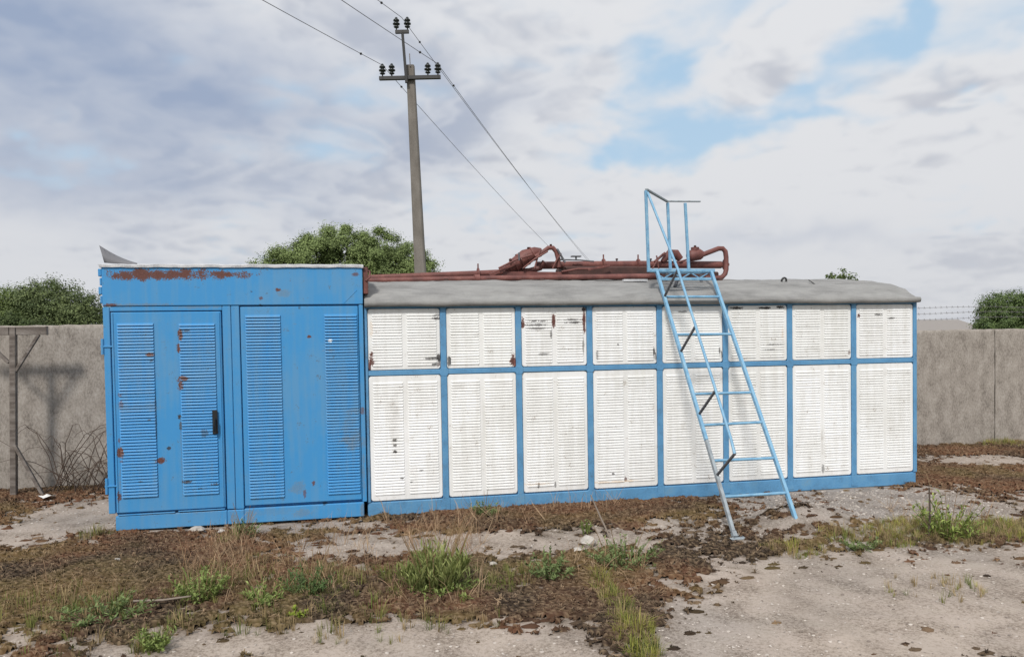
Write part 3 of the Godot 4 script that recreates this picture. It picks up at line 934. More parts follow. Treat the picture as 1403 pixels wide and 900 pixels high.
func make_container() -> void:
	var t := thing("generator_container", "long container of white louvred panels in a blue frame under a grey roof", "container")
	var mb := MB.new()
	mb.box(0.004, 6.352, 0.12, 2.145, -2.0, -0.022, 0.01)
	part("body", mb.done(), M.frame, t)
	mb = MB.new()
	mb.box(0.006, 6.350, 0.004, 0.148, -1.95, 0.006, 0.008)
	part("base_beam", mb.done(), M.frame, t)
	for k in 9:
		var x: float = POSTS[k]
		var hw := 0.031 if k < 8 else 0.022
		if k == 0:
			hw = 0.016
		mb = MB.new()
		mb.box(x - hw, x + hw, 0.150, 2.138, -0.020, 0.014, 0.006)
		part("post", mb.done(), M.frame, t)
		# worn splice plate where the post meets the base
		if k > 0 and k < 8:
			mb = MB.new()
			mb.box(x - 0.04, x + 0.04, 0.03, 0.156, 0.007, 0.013, 0.003)
			part("foot_plate", mb.done(), M.frame, t)
		if k < 8:
			var xa: float = x + hw
			var xb: float = POSTS[k + 1] - (0.031 if k < 7 else 0.022)
			mb = MB.new()
			mb.box(xa + 0.001, xb - 0.001, 1.440, 1.492, -0.020, 0.010, 0.005)
			part("rail", mb.done(), M.frame, t)
	mb = MB.new()
	mb.box(0.006, 6.36, 2.126, 2.160, -0.020, 0.012, 0.004)
	part("top_rail", mb.done(), M.frame, t)
	# gusset plates with their rivets where the rails cross the posts
	for k in range(1, 8):
		mb = MB.new()
		mb.rounded_plate(POSTS[k] - 0.042, POSTS[k] + 0.042, 1.424, 1.508, 0.010, 0.0165, 0.02, 0.002)
		part("gusset", mb.done(), M.frame, t)
	var rest := MB.new()
	rest.uvr = WUV
	for k in 8:
		var x0: float = POSTS[k] + (0.033 if k else 0.020)
		var x1: float = POSTS[k + 1] - (0.033 if k < 7 else 0.024)
		for row in 2:
			var y0 := 0.160 if row == 0 else 1.496
			var y1 := 1.436 if row == 0 else 2.120
			var tilt := rng.randf_range(-0.0025, 0.0025)
			mb = MB.new()
			mb.uvr = WUV
			mb.rounded_plate(x0, x1, y0, y1, -0.019, 0.002 + tilt, 0.030, 0.006)
			var p := part("louvred_panel", mb.done(), M.white, t)
			var own: bool = (row == 0 and k < 3) or (row == 1 and k < 1)
			var n := 40 if row == 0 else 19
			var ya := y0 + (0.055 if row == 0 else 0.035)
			var yb := y1 - (0.062 if row == 0 else 0.052)
			var xm := (x0 + x1) / 2
			slat_field(p, x0 + 0.036, xm - 0.022, ya, yb, n, 0.0088, 0.002 + tilt, WUV, M.white, null if own else rest)
			slat_field(p, xm + 0.022, x1 - 0.036, ya, yb, n, 0.0088, 0.002 + tilt, WUV, M.white, null if own else rest)
			# wire latch hooks on the upper row
			if row == 1 and k in [0, 1, 3, 4]:
				var lx: float = x1 - 0.022 if k != 1 else x0 + 0.028
				mb = MB.new()
				mb.tube([Vector3(lx - 0.07 if k == 0 else lx, y0 + 0.12, 0.02), Vector3(lx, y0 + 0.12, 0.022), Vector3(lx + 0.004, y0 + 0.06, 0.022), Vector3(lx - 0.07 if k == 0 else lx, y0 + 0.05, 0.02)], 0.0045, 6)
				part("latch", mb.done(), M.dark_iron, p)
			if row == 1 and k in [0, 1]:
				mb = MB.new()
				var hx: float = x0 + 0.012 if k == 0 else x1 - 0.012
				mb.box(hx - 0.010, hx + 0.010, y0 + 0.005, y0 + 0.075, 0.001, 0.012, 0.004)
				part("hinge", mb.done(), M.pipe, p)
	var rs := part("slats", rest.done(), M.white, t)
	rs.set_meta("kind", "stuff")
	# roof: felt over a shallow vault, wrinkled, with a folded lip along the front
	mb = MB.new()
	var nw := fnl(71, 1.0, 4)
	var cols := 150
	var prof := []
	for j in 25:
		prof.append(0.075 - (0.075 + 2.07) * j / 24.0)
	var grid := []
	for i in cols + 1:
		var x := 0.012 + 6.352 * i / cols
		var line := []
		var sag := nw.get_noise_2d(x * 0.7, 3.0) * 0.012
		line.append(Vector3(x, 2.138 + sag, 0.052))
		line.append(Vector3(x, 2.140 + sag, 0.070))
		line.append(Vector3(x, 2.172 + sag, 0.082))
		line.append(Vector3(x, 2.196 + sag * 0.8, 0.070))
		for j in range(1, 25):
			var z: float = prof[j]
			var wr := nw.get_noise_2d(x * 0.9, z * 9.0) * 0.026 + nw.get_noise_2d(x * 7.0, z * 7.0) * 0.006
			var end := smooth(6.0, 6.4, x) * 0.03
			line.append(Vector3(x, roof_y(z) + 0.025 + wr - end, z))
		grid.append(line)
	mb.st.set_smooth_group(2)
	for i in cols:
		for j in grid[0].size() - 1:
			mb.quad(grid[i][j], grid[i + 1][j], grid[i + 1][j + 1], grid[i][j + 1])
	mb.st.set_smooth_group(-1)
	for i in [0, cols]:
		var L: Array = grid[i]
		for j in range(0, L.size() - 1):
			mb.tri_out(Vector3(L[0].x, 2.10, -1.0), L[j], L[j + 1], Vector3(3.2, 2.2, -1.0))
	part("roof", mb.done(), M.roof_felt, t)
	# lifting eye and a bent clip on the roof
	mb = MB.new()
	var c := Vector3(4.93, 2.425, -0.45)
	var ringp := []
	for k in 17:
		var a := TAU * k / 16.0
		ringp.append(c + Vector3(cos(a) * 0.030, sin(a) * 0.034 + 0.0, sin(a) * 0.01))
	mb.tube(ringp, 0.0115, 6, false)
	mb.tube([c + Vector3(0.004, -0.034, 0), c + Vector3(0.012, -0.10, 0)], [0.014, 0.016], 8)
	part("lifting_eye", mb.done(), M.dark_iron, t)
	mb = MB.new()
	mb.bar(Vector3(5.22, 2.43, -0.40), Vector3(5.30, 2.365, -0.36), 0.03, 0.008)
	part("roof_clip", mb.done(), M.dark_iron, t)
	# a pale board lying under the pipes
	mb = MB.new()
	mb.box(2.95, 3.24, 2.425, 2.450, -0.56, -0.50, 0.003)
	single("wooden_batten", mb.done(), M.pale_flashing, "short pale batten lying on the roof below the red pipes", "batten")

# ------------------------------------------------------------------ exhaust assembly
func make_exhaust() -> void:
	var t := thing("exhaust_assembly", "rusty red pipes and silencer lying along the grey container roof", "exhaust")
	var mb := MB.new()
	mb.tube([Vector3(0.06, 2.452, -0.70), Vector3(1.6, 2.480, -0.70), Vector3(3.42, 2.500, -0.70)], 0.032, 10)
	mb.tube([Vector3(1.25, 2.480, -0.70), Vector3(1.31, 2.480, -0.70)], 0.043, 10)
	part("pipe", mb.done(), M.pipe, t)
	mb = MB.new()
	mb.tube([Vector3(0.07, 2.505, -1.0), Vector3(1.35, 2.555, -1.0), Vector3(1.95, 2.585, -1.0), Vector3(2.08, 2.62, -0.98), Vector3(2.13, 2.69, -0.95)], [0.036, 0.036, 0.036, 0.036, 0.034], 10)
	part("pipe", mb.done(), M.pipe, t)
	mb = MB.new()
	mb.tube([Vector3(2.05, 2.655, -1.05), Vector3(3.3, 2.668, -1.05), Vector3(4.42, 2.665, -1.05)], 0.046, 10)
	part("pipe", mb.done(), M.pipe, t)
	for x in [1.33, 2.86, 3.30]:
		mb = MB.new()
		var y := 2.555 if x < 2.0 else 2.668
		mb.tube([Vector3(x, y, -1.0), Vector3(x + 0.022, y, -1.0)], 0.064, 12)
		mb.tube([Vector3(x + 0.011, y + 0.05, -1.0), Vector3(x + 0.011, y + 0.115, -1.0)], 0.009, 6)
		part("flange", mb.done(), M.pipe, t)
	mb = MB.new()
	mb.box(2.36, 3.42, 2.475, 2.640, -1.35, -0.93, 0.02)
	part("silencer", mb.done(), M.dark_box, t)
	for q in [[Vector3(1.62, 2.545, -0.9), Vector3(2.30, 2.535, -0.86), 0.05], [Vector3(1.45, 2.52, -0.84), Vector3(1.85, 2.70, -0.9), 0.04], [Vector3(1.75, 2.515, -0.82), Vector3(2.4, 2.545, -0.86), 0.03], [Vector3(2.62, 2.585, -0.82), Vector3(2.90, 2.635, -0.86), 0.025]]:
		mb = MB.new()
		mb.bar(q[0], q[1], q[2], q[2])
		part("bracket", mb.done(), M.pipe, t)
	# the ribbed hood at the left end, with a bent pipe over its outlet
	mb = MB.new()
	mb.tube([Vector3(1.66, 2.58, -0.95), Vector3(1.78, 2.66, -0.95), Vector3(1.90, 2.745, -0.95), Vector3(2.02, 2.795, -0.95), Vector3(2.09, 2.80, -0.95)], [0.045, 0.082, 0.092, 0.07, 0.05], 14)
	var hood := part("hood", mb.done(), M.pipe, t)
	for k in 4:
		mb = MB.new()
		var f := k / 3.0
		var p := Vector3(1.76 + 0.22 * f, 2.65 + 0.13 * f, -0.95)
		var dir := Vector3(0.8, 0.55 - 0.2 * f, 0).normalized()
		mb.tube([p - dir * 0.008, p + dir * 0.008], 0.100 - 0.02 * absf(f - 0.4), 14)
		part("rib", mb.done(), M.pipe, hood)
	mb = MB.new()
	mb.tube([Vector3(2.00, 2.74, -0.88), Vector3(2.10, 2.80, -0.88), Vector3(2.16, 2.845, -0.88), Vector3(2.215, 2.845, -0.88), Vector3(2.255, 2.80, -0.88), Vector3(2.275, 2.72, -0.88), Vector3(2.285, 2.62, -0.88)], 0.027, 10)
	part("elbow_pipe", mb.done(), M.pipe, t)
	mb = MB.new()
	mb.bar(Vector3(2.255, 2.83, -0.84), Vector3(2.35, 2.67, -0.84), 0.022, 0.022)
	mb.bar(Vector3(1.79, 2.69, -0.80), Vector3(1.79, 2.78, -0.80), 0.02, 0.02)
	mb.tube([Vector3(2.30, 2.71, -0.9), Vector3(2.55, 2.705, -0.9), Vector3(2.72, 2.69, -0.9)], 0.009, 6)
	mb.tube([Vector3(2.50, 2.705, -0.9), Vector3(2.50, 2.745, -0.9)], 0.01, 6)
	mb.box(2.44, 2.56, 2.742, 2.756, -0.93, -0.87, 0.004)
	part("stay_rod", mb.done(), M.grey_steel, t)
	for q in [[Vector3(1.55, 2.60, -0.80), Vector3(1.95, 2.76, -0.82), 0.012], [Vector3(1.84, 2.60, -0.82), Vector3(2.14, 2.80, -0.84), 0.011], [Vector3(1.98, 2.60, -0.84), Vector3(2.06, 2.82, -0.86), 0.010], [Vector3(2.20, 2.60, -0.84), Vector3(2.30, 2.78, -0.84), 0.012], [Vector3(2.30, 2.56, -0.82), Vector3(2.72, 2.60, -0.84), 0.013], [Vector3(3.44, 2.60, -0.86), Vector3(3.58, 2.78, -0.88), 0.010], [Vector3(3.52, 2.60, -0.86), Vector3(3.50, 2.76, -0.88), 0.009], [Vector3(3.66, 2.62, -0.88), Vector3(3.92, 2.72, -0.88), 0.011]]:
		mb = MB.new()
		mb.tube([q[0], (q[0] + q[1]) / 2.0 + Vector3(0.0, 0.015, 0), q[1]], q[2], 7)
		part("small_pipe", mb.done(), M.pipe, t)
	for q in [Vector3(1.70, 2.70, -0.85), Vector3(1.93, 2.85, -0.93), Vector3(2.19, 2.88, -0.88), Vector3(3.48, 2.73, -1.02), Vector3(3.05, 2.73, -1.03), Vector3(4.03, 2.885, -0.95)]:
		mb = MB.new()
		mb.tube([q - Vector3(0, 0.05, 0), q - Vector3(0, 0.012, 0), q - Vector3(0, 0.010, 0), q + Vector3(0, 0.008, 0)], [0.007, 0.007, 0.016, 0.014], 6)
		part("bolt", mb.done(), M.dark_box, t)
	# right-hand cluster: valve bodies and the return bend
	mb = MB.new()
	mb.tube([Vector3(3.62, 2.70, -1.0), Vector3(3.66, 2.74, -1.0), Vector3(3.72, 2.79, -1.0), Vector3(3.80, 2.79, -1.0), Vector3(3.86, 2.73, -1.0)], [0.025, 0.04, 0.06, 0.06, 0.04], 12)
	mb.tube([Vector3(3.50, 2.69, -0.95), Vector3(3.60, 2.77, -0.95), Vector3(3.64, 2.80, -0.95)], 0.016, 8)
	part("valve_body", mb.done(), M.pipe, t)
	mb = MB.new()
	mb.tube([Vector3(3.93, 2.755, -0.95), Vector3(3.97, 2.765, -0.95), Vector3(4.09, 2.785, -0.95), Vector3(4.13, 2.78, -0.95)], [0.04, 0.07, 0.07, 0.045], 14)
	mb.tube([Vector3(4.03, 2.83, -0.95), Vector3(4.03, 2.87, -0.95)], 0.05, 10)
	part("valve_body", mb.done(), M.pipe, t)
	mb = MB.new()
	mb.tube([Vector3(4.08, 2.765, -0.93), Vector3(4.22, 2.815, -0.93), Vector3(4.33, 2.855, -0.93), Vector3(4.385, 2.855, -0.93), Vector3(4.42, 2.82, -0.93), Vector3(4.43, 2.75, -0.93), Vector3(4.43, 2.60, -0.93), Vector3(4.415, 2.545, -0.93), Vector3(4.375, 2.505, -0.93), Vector3(4.31, 2.49, -0.93), Vector3(4.15, 2.49, -0.93)], 0.030, 12)
	part("return_bend", mb.done(), M.pipe, t)
	mb = MB.new()
	mb.tube([Vector3(4.44, 2.665, -1.0), Vector3(4.465, 2.665, -1.0)], 0.07, 12)
	mb.tube([Vector3(4.45, 2.72, -0.98), Vector3(4.45, 2.76, -0.98)], 0.012, 6)
	mb.tube([Vector3(4.46, 2.665, -1.0), Vector3(4.50, 2.665, -1.0)], 0.02, 8)
	part("flange", mb.done(), M.pipe, t)
	mb = MB.new()
	mb.box(3.42, 4.36, 2.47, 2.575, -1.2, -0.98, 0.015)
	part("manifold", mb.done(), M.dark_box, t)
	for x in [0.9, 2.0, 3.1, 4.2]:
		mb = MB.new()
		mb.box(x, x + 0.05, 2.40, 2.475, -1.12, -0.66, 0.004)
		part("support_foot", mb.done(), M.dark_box, t)

# ------------------------------------------------------------------ ladder with platform
func on_ladder(y: float) -> float:
	return 1.71 - 1.78 * y / 2.504

func make_ladder() -> void:
	var t := thing("roof_ladder", "tall light blue steel ladder with handrail and small railed platform at roof height", "ladder", Vector3(3.5, 0, 1.7))
	var o := -t.position
	var xl := 3.18
	var xr := 3.82
	var mb := MB.new()
	mb.bar(o + Vector3(xl, 0.055, on_ladder(0.055)), o + Vector3(xl, 0.80, on_ladder(0.80)), 0.030, 0.042)
	part("stringer_foot", mb.done(), M.worn_steel, t)
	mb = MB.new()
	mb.bar(o + Vector3(xl, 0.802, on_ladder(0.802)), o + Vector3(xl, 2.52, on_ladder(2.52)), 0.030, 0.042)
	part("stringer", mb.done(), M.ladder, t)
	mb = MB.new()
	mb.bar(o + Vector3(xr, 0.09, on_ladder(0.09)), o + Vector3(xr, 2.52, on_ladder(2.52)), 0.030, 0.042)
	part("stringer", mb.done(), M.ladder, t)
	mb = MB.new()
	mb.bar(o + Vector3(xl, 0.012, on_ladder(0.0)), o + Vector3(xl, 0.053, on_ladder(0.053)), 0.040, 0.048)
	mb.box(xl - 0.07 + o.x, xl + 0.10 + o.x, 0.004, 0.016, 1.66 + o.z, 1.78 + o.z, 0.003)
	part("foot_plate", mb.done(), M.worn_steel, t)
	for y in [2.215, 1.81, 1.22, 0.934, 0.623, 0.325]:
		mb = MB.new()
		mb.tube([o + Vector3(xl + 0.016, y, on_ladder(y)), o + Vector3(xr - 0.016, y + rng.randf_range(-0.006, 0.006), on_ladder(y))], 0.0145, 8)
		part("rung", mb.done(), M.ladder, t)
	# handrail parallel to the left stringer, carried by dark struts
	var n := Vector3(0, 0.58, 0.815)
	var off := n * 0.455
	var pts := []
	for y in [2.93, 2.215, 1.63, 1.03, 0.62, 0.50]:
		pts.append(Vector3(xl, y, on_ladder(y)) + off)
	pts[0] = Vector3(3.075, 3.36, -0.05)
	pts[5] -= n * 0.015
	for k in pts.size():
		pts[k] += o
	mb = MB.new()
	mb.tube(pts, 0.0135, 8)
	part("handrail", mb.done(), M.ladder, t)
	for y in [2.215, 1.63, 1.03, 0.50]:
		var p := Vector3(xl, y, on_ladder(y)) + o
		mb = MB.new()
		mb.tube([p + n * 0.02, p + off - n * 0.012], 0.0135, 8)
		part("strut", mb.done(), M.grey_steel, t)
	# platform on the roof edge
	var A := Vector3(3.07, 2.515, -0.07) + o
	var B := Vector3(3.86, 2.515, -0.07) + o
	var Cc := Vector3(4.02, 2.545, -0.70) + o
	var D := Vector3(3.50, 2.545, -0.70) + o
	mb = MB.new()
	mb.bar(A, B, 0.035, 0.035)
	mb.bar(B + Vector3(-0.02, 0, -0.0178), Cc + Vector3(-0.02, 0, 0.0178), 0.03, 0.033)
	mb.bar(D, Cc, 0.035, 0.035)
	mb.bar(A + Vector3(0.03, 0, -0.0178), D + Vector3(0.01, 0, 0.0178), 0.03, 0.033)
	part("platform_frame", mb.done(), M.ladder, t)
	mb = MB.new()
	mb.bar(Vector3(3.20, 2.418, -0.03) + o, Vector3(3.80, 2.418, -0.03) + o, 0.03, 0.03)
	part("cross_bar", mb.done(), M.ladder, t)
	for k in 6:
		mb = MB.new()
		var f := (k + 0.6) / 6.4
		mb.bar(A.lerp(D, f) + Vector3(0.012, 0.0, 0), B.lerp(Cc, f) - Vector3(0.012, 0.0, 0), 0.012, 0.022, 0.002)
		part("deck_bar", mb.done(), M.ladder, t)
	for k in 6:
		mb = MB.new()
		var xa := 3.16 + 0.105 * k
		mb.bar(Vector3(xa, 2.49 if k % 2 == 0 else 2.43, -0.075) + o, Vector3(xa + 0.105, 2.43 if k % 2 == 0 else 2.49, -0.075) + o, 0.012, 0.012, 0.002)
		part("lattice_bar", mb.done(), M.ladder, t)
	for q in [[Vector3(3.55, 2.50, -0.3), Vector3(3.45, 2.34, -0.22)], [Vector3(3.9, 2.50, -0.5), Vector3(3.9, 2.40, -0.5)], [Vector3(3.52, 2.53, -0.62), Vector3(3.52, 2.42, -0.62)]]:
		mb = MB.new()
		mb.bar(q[0] + o, q[1] + o, 0.03, 0.03)
		part("platform_leg", mb.done(), M.grey_steel, t)
	# guard rail
	for s in [[Vector3(3.085, 2.50, -0.07), Vector3(3.062, 3.385, -0.07)], [Vector3(3.603, 2.55, -0.70), Vector3(3.575, 3.365, -0.70)], [Vector3(3.835, 2.55, -0.70), Vector3(3.796, 3.365, -0.70)]]:
		mb = MB.new()
		mb.bar(s[0] + o, s[1] + o, 0.030, 0.030, 0.003, Vector3.BACK)
		part("rail_post", mb.done(), M.ladder, t)
	mb = MB.new()
	mb.bar(Vector3(3.062, 3.395, -0.055) + o, Vector3(3.575, 3.380, -0.71) + o, 0.032, 0.02)
	part("top_rail", mb.done(), M.worn_steel, t)
	mb = MB.new()
	mb.bar(Vector3(3.56, 3.382, -0.70) + o, Vector3(3.99, 3.386, -0.70) + o, 0.032, 0.016)
	part("top_rail", mb.done(), M.worn_steel, t)

# ------------------------------------------------------------------ yard wall, wire, timber frame
func wall_slab(x0: float, x1: float, top0: float, top1: float, t: Node) -> void:
	var mb := MB.new()
	var n := fnl(81, 2.0, 3)
	var zf := -2.65
	var cx := maxi(2, int((x1 - x0) / 0.12))
	var g := []
	for i in cx + 1:
		var x := x0 + (x1 - x0) * i / cx
		var top := lerpf(top0, top1, float(i) / cx) + n.get_noise_1d(x * 3.0) * 0.012
		var line := []
		line.append(Vector3(x, -0.1, zf))
		for k in range(1, 15):
			line.append(Vector3(x, top * k / 14.4, zf + n.get_noise_2d(x, k * 0.3) * 0.012))
		line.append(Vector3(x, top - 0.012, zf - 0.002))
		line.append(Vector3(x, top, zf - 0.016))
		line.append(Vector3(x, top, zf - 0.13))
		line.append(Vector3(x, -0.1, zf - 0.14))
		g.append(line)
	mb.st.set_smooth_group(3)
	for i in cx:
		for k in g[0].size() - 1:
			mb.quad(g[i][k], g[i + 1][k], g[i + 1][k + 1], g[i][k + 1])
	mb.st.set_smooth_group(-1)
	for e in [0, cx]:
		for k in range(1, g[0].size() - 1):
			mb.tri_out(g[e][0], g[e][k], g[e][k + 1], Vector3((x0 + x1) / 2, 1, zf - 0.07))
	part("wall_panel", mb.done(), M.wall, t)

func make_wall() -> void:
	var t := thing("concrete_wall", "weathered grey-brown concrete yard wall running behind both units", "wall")
	var xs := [-16.0, -13.0, -10.0, -7.0, -4.95, -2.0, 1.0, 4.0, 7.0, 9.87, 12.8, 15.8, 18.8]
	for i in xs.size() - 1:
		var h0 := 2.045 if xs[i] < 0.0 else 1.80
		wall_slab(xs[i] + 0.006, xs[i + 1] - 0.006, h0, h0, t)
	t.position = Vector3.ZERO
	# three strands of barbed wire above the right part of the wall
	var b := thing("barbed_wire", "rusty strands of barbed wire above the wall right of the container", "barbed wire")
	for k in 3:
		var y := 1.99 + 0.085 * k
		var mb := MB.new()
		var path := []
		for i in 25:
			var x := 7.0 + 11.5 * i / 24.0
			path.append(Vector3(x, y + 0.01 * sin(x * 2.0 + k) - 0.015 * sin(PI * fposmod(x - 7.0, 2.9) / 2.9), -2.72))
		mb.tube(path, 0.0025, 4)
		var s := part("strand", mb.done(), M.barb, b)
		var m2 := MB.new()
		var x := 7.05
		while x < 14.0:
			var p := Vector3(x, y + 0.01 * sin(x * 2.0 + k) - 0.015 * sin(PI * fposmod(x - 7.0, 2.9) / 2.9), -2.72)
			m2.tube([p + Vector3(-0.014, -0.018, 0.01), p + Vector3(0.014, 0.018, -0.01)], 0.0022, 3)
			m2.tube([p + Vector3(0.014, -0.018, 0.01), p + Vector3(-0.012, 0.018, 0.012)], 0.0022, 3)
			x += 0.10
		var bb := part("barbs", m2.done(), M.barb, s)
		bb.set_meta("kind", "stuff")
	for x in [7.03, 12.8, 15.8, 18.4]:
		var mb := MB.new()
		mb.bar(Vector3(x, 1.78, -2.73), Vector3(x, 2.20, -2.735), 0.02, 0.02)
		part("bracket", mb.done(), M.barb, b)
	# timber frame at the left
	var p := thing("timber_frame", "weathered T-shaped timber post with braces against the left wall", "post", Vector3(-4.08, 0, -2.2))
	var mb := MB.new()
	mb.bar(Vector3(-0.025, 0.0, 0), Vector3(0.03, 2.02, 0), 0.068, 0.07, 0.006, Vector3.BACK)
	part("upright", mb.done(), M.old_wood, p)
	mb = MB.new()
	mb.box(0.067, 0.385, 1.925, 2.02, -0.03, 0.03, 0.004)
	mb.box(0.386, 0.398, 1.92, 2.025, -0.034, 0.034, 0.003)
	part("crossbeam", mb.done(), M.old_wood, p)
	mb = MB.new()
	mb.box(-0.55, -0.012, 1.925, 2.02, -0.03, 0.03, 0.004)
	part("crossbeam", mb.done(), M.old_wood, p)
	mb = MB.new()
	mb.bar(Vector3(0.045, 1.50, 0.01), Vector3(0.305, 1.925, 0.01), 0.035, 0.045, 0.004, Vector3.BACK)
	part("brace", mb.done(), M.old_wood, p)
	mb = MB.new()
	mb.bar(Vector3(-0.025, 1.60, 0.01), Vector3(-0.33, 1.925, 0.01), 0.035, 0.045, 0.004, Vector3.BACK)
	part("brace", mb.done(), M.old_wood, p)
	mb = MB.new()
	mb.bar(Vector3(0.02, 0.62, 0.045), Vector3(0.36, -0.03, 0.12), 0.035, 0.045, 0.004, Vector3.BACK)
	part("brace", mb.done(), M.old_wood, p)
	# bramble of bare stems
	var br := thing("bramble", "tangle of bare dry stems against the wall beside the blue cabin", "bramble", Vector3(-3.35, 0, -2.3))
	var st := MB.new()
	for k in 48:
		var x := rng.randf_range(-0.45, 0.55)
		var a := rng.randf_range(-1.0, 1.0)
		var hgt := rng.randf_range(0.25, 0.85)
		var ln := rng.randf_range(0.3, 0.8)
		var path := []
		for i in 9:
			var f := i / 8.0
			path.append(Vector3(x + signf(a) * ln * f * (0.4 + absf(a)), hgt * sin(f * PI * rng.randf_range(0.62, 0.72)) + 0.01, rng.randf_range(-0.05, 0.05) + 0.12 * sin(k * 1.7)))
		st.tube(path, [0.006, 0.0055, 0.005, 0.0045, 0.004, 0.0035, 0.003, 0.0025, 0.002], 4, false)
	part("stems", st.done(), M.twig, br)
	var sc := thing("paper_scrap", "crumpled white scrap on the dark soil by the timber post", "scrap", Vector3(-3.62, 0.03, -1.85))
	mb = MB.new()
	for k in 7:
		var a := TAU * k / 7.0
		mb.tri(Vector3(0, 0.03, 0), Vector3(cos(a) * 0.10, 0.01 + 0.03 * (k % 2), sin(a) * 0.06), Vector3(cos(a + 0.9) * 0.10, 0.01 + 0.03 * ((k + 1) % 2), sin(a + 0.9) * 0.06))
	part("sheet", mb.done(), M.paper, sc)

# ------------------------------------------------------------------ power line
func make_power_line() -> void:
	var base := Vector3(1.425, 0, -8.81)
	var top := Vector3(1.22, 7.63, -9.08)
	var along := Vector3(0.419, 0, -0.908)
	var right := Vector3(0.975, 0, 0.22)
	var t := thing("utility_pole", "tall leaning concrete power pole with dark insulators behind the container", "pole")
	var mb := MB.new()
	var rings := []
	for s in [[0.0, 0.145], [0.5, 0.112], [1.0, 0.084]]:
		var c := base.lerp(top, s[0])
		var w: float = s[1]
		var fw := Vector3(-0.22, 0, 0.975)
		var ring := []
		for q in [[-1, 0.75], [-0.75, 1], [0.75, 1], [1, 0.75], [1, -0.75], [0.75, -1], [-0.75, -1], [-1, -0.75]]:
			ring.append(c + right * q[0] * w + fw * q[1] * w * 0.9)
		rings.append(ring)
	for k in 2:
		for i in 8:
			mb.quad(rings[k][i], rings[k][(i + 1) % 8], rings[k + 1][(i + 1) % 8], rings[k + 1][i])
	for i in 8:
		mb.tri(top + Vector3(0, 0.02, 0), rings[2][i], rings[2][(i + 1) % 8])
	part("shaft", mb.done(), M.pole_concrete, t)
	var ac := top + Vector3(0.01, -0.30, 0.14)
	mb = MB.new()
	mb.bar(ac - right * 0.69, ac + right * 0.62, 0.08, 0.075)
	part("crossarm", mb.done(), M.dark_iron, t)
	mb = MB.new()
	var rod0 := top + Vector3(-0.10, -0.42, 0.16)
	var rod1 := top + Vector3(-0.165, 0.66, 0.13)
	mb.bar(rod0, rod1, 0.055, 0.055, 0.006, Vector3.BACK)
	part("top_bracket", mb.done(), M.dark_iron, t)
	mb = MB.new()
	mb.bar(rod1 - right * 0.15, rod1 + right * 0.14, 0.06, 0.07)
	part("crossarm", mb.done(), M.dark_iron, t)
	mb = MB.new()
	mb.bar(top + Vector3(-0.01, -0.05, 0.10), top + Vector3(-0.02, 0.22, 0.10), 0.02, 0.02, 0.003, Vector3.BACK)
	part("pin", mb.done(), M.barb, t)
	var tops := []
	for s in [[ac, -0.62], [ac, -0.42], [ac, 0.35], [ac, 0.565], [rod1, -0.125], [rod1, 0.11]]:
		var p: Vector3 = s[0] + right * s[1] + Vector3(0, 0.03, 0)
		mb = MB.new()
		var path := []
		var rad := []
		for q in [[0.0, 0.014], [0.05, 0.014], [0.055, 0.045], [0.075, 0.062], [0.09, 0.035], [0.11, 0.036], [0.12, 0.072], [0.145, 0.078], [0.165, 0.04], [0.185, 0.04], [0.195, 0.066], [0.225, 0.062], [0.245, 0.03], [0.265, 0.03], [0.28, 0.012]]:
			path.append(p + Vector3(0, q[0], 0))
			rad.append(q[1])
		mb.tube(path, rad, 12)
		part("insulator", mb.done(), M.insulator, t)
		tops.append(p + Vector3(0, 0.25, 0))
	var names := ["outer left overhead wire passing the lower crossarm", "outer right overhead wire passing the lower crossarm", "topmost overhead wire passing the peak of the pole"]
	var at := [tops[0], tops[3], (tops[4] + tops[5]) / 2.0 + Vector3(0, 0.02, 0)]
	for k in 3:
		var path := []
		for i in range(-16, 47):
			var q: Vector3 = at[k] + along * i
			q.y -= 0.118 * absf(i) - 0.0009 * i * i
			path.append(q)
		mb = MB.new()
		mb.tube(path, 0.006, 5)
		var w := thing("overhead_wire", names[k], "wire", Vector3.ZERO, "overhead wires on the concrete pole")
		part("conductor", mb.done(), M.wire, w)
		for i in [-1.1, 1.1]:
			var q: Vector3 = at[k] + along * i
			q.y -= 0.118 * absf(i)
			mb = MB.new()
			mb.tube([q - along * 0.03, q, q + along * 0.03], [0.015, 0.028, 0.015], 6)
			part("clamp", mb.done(), M.dark_iron, w)

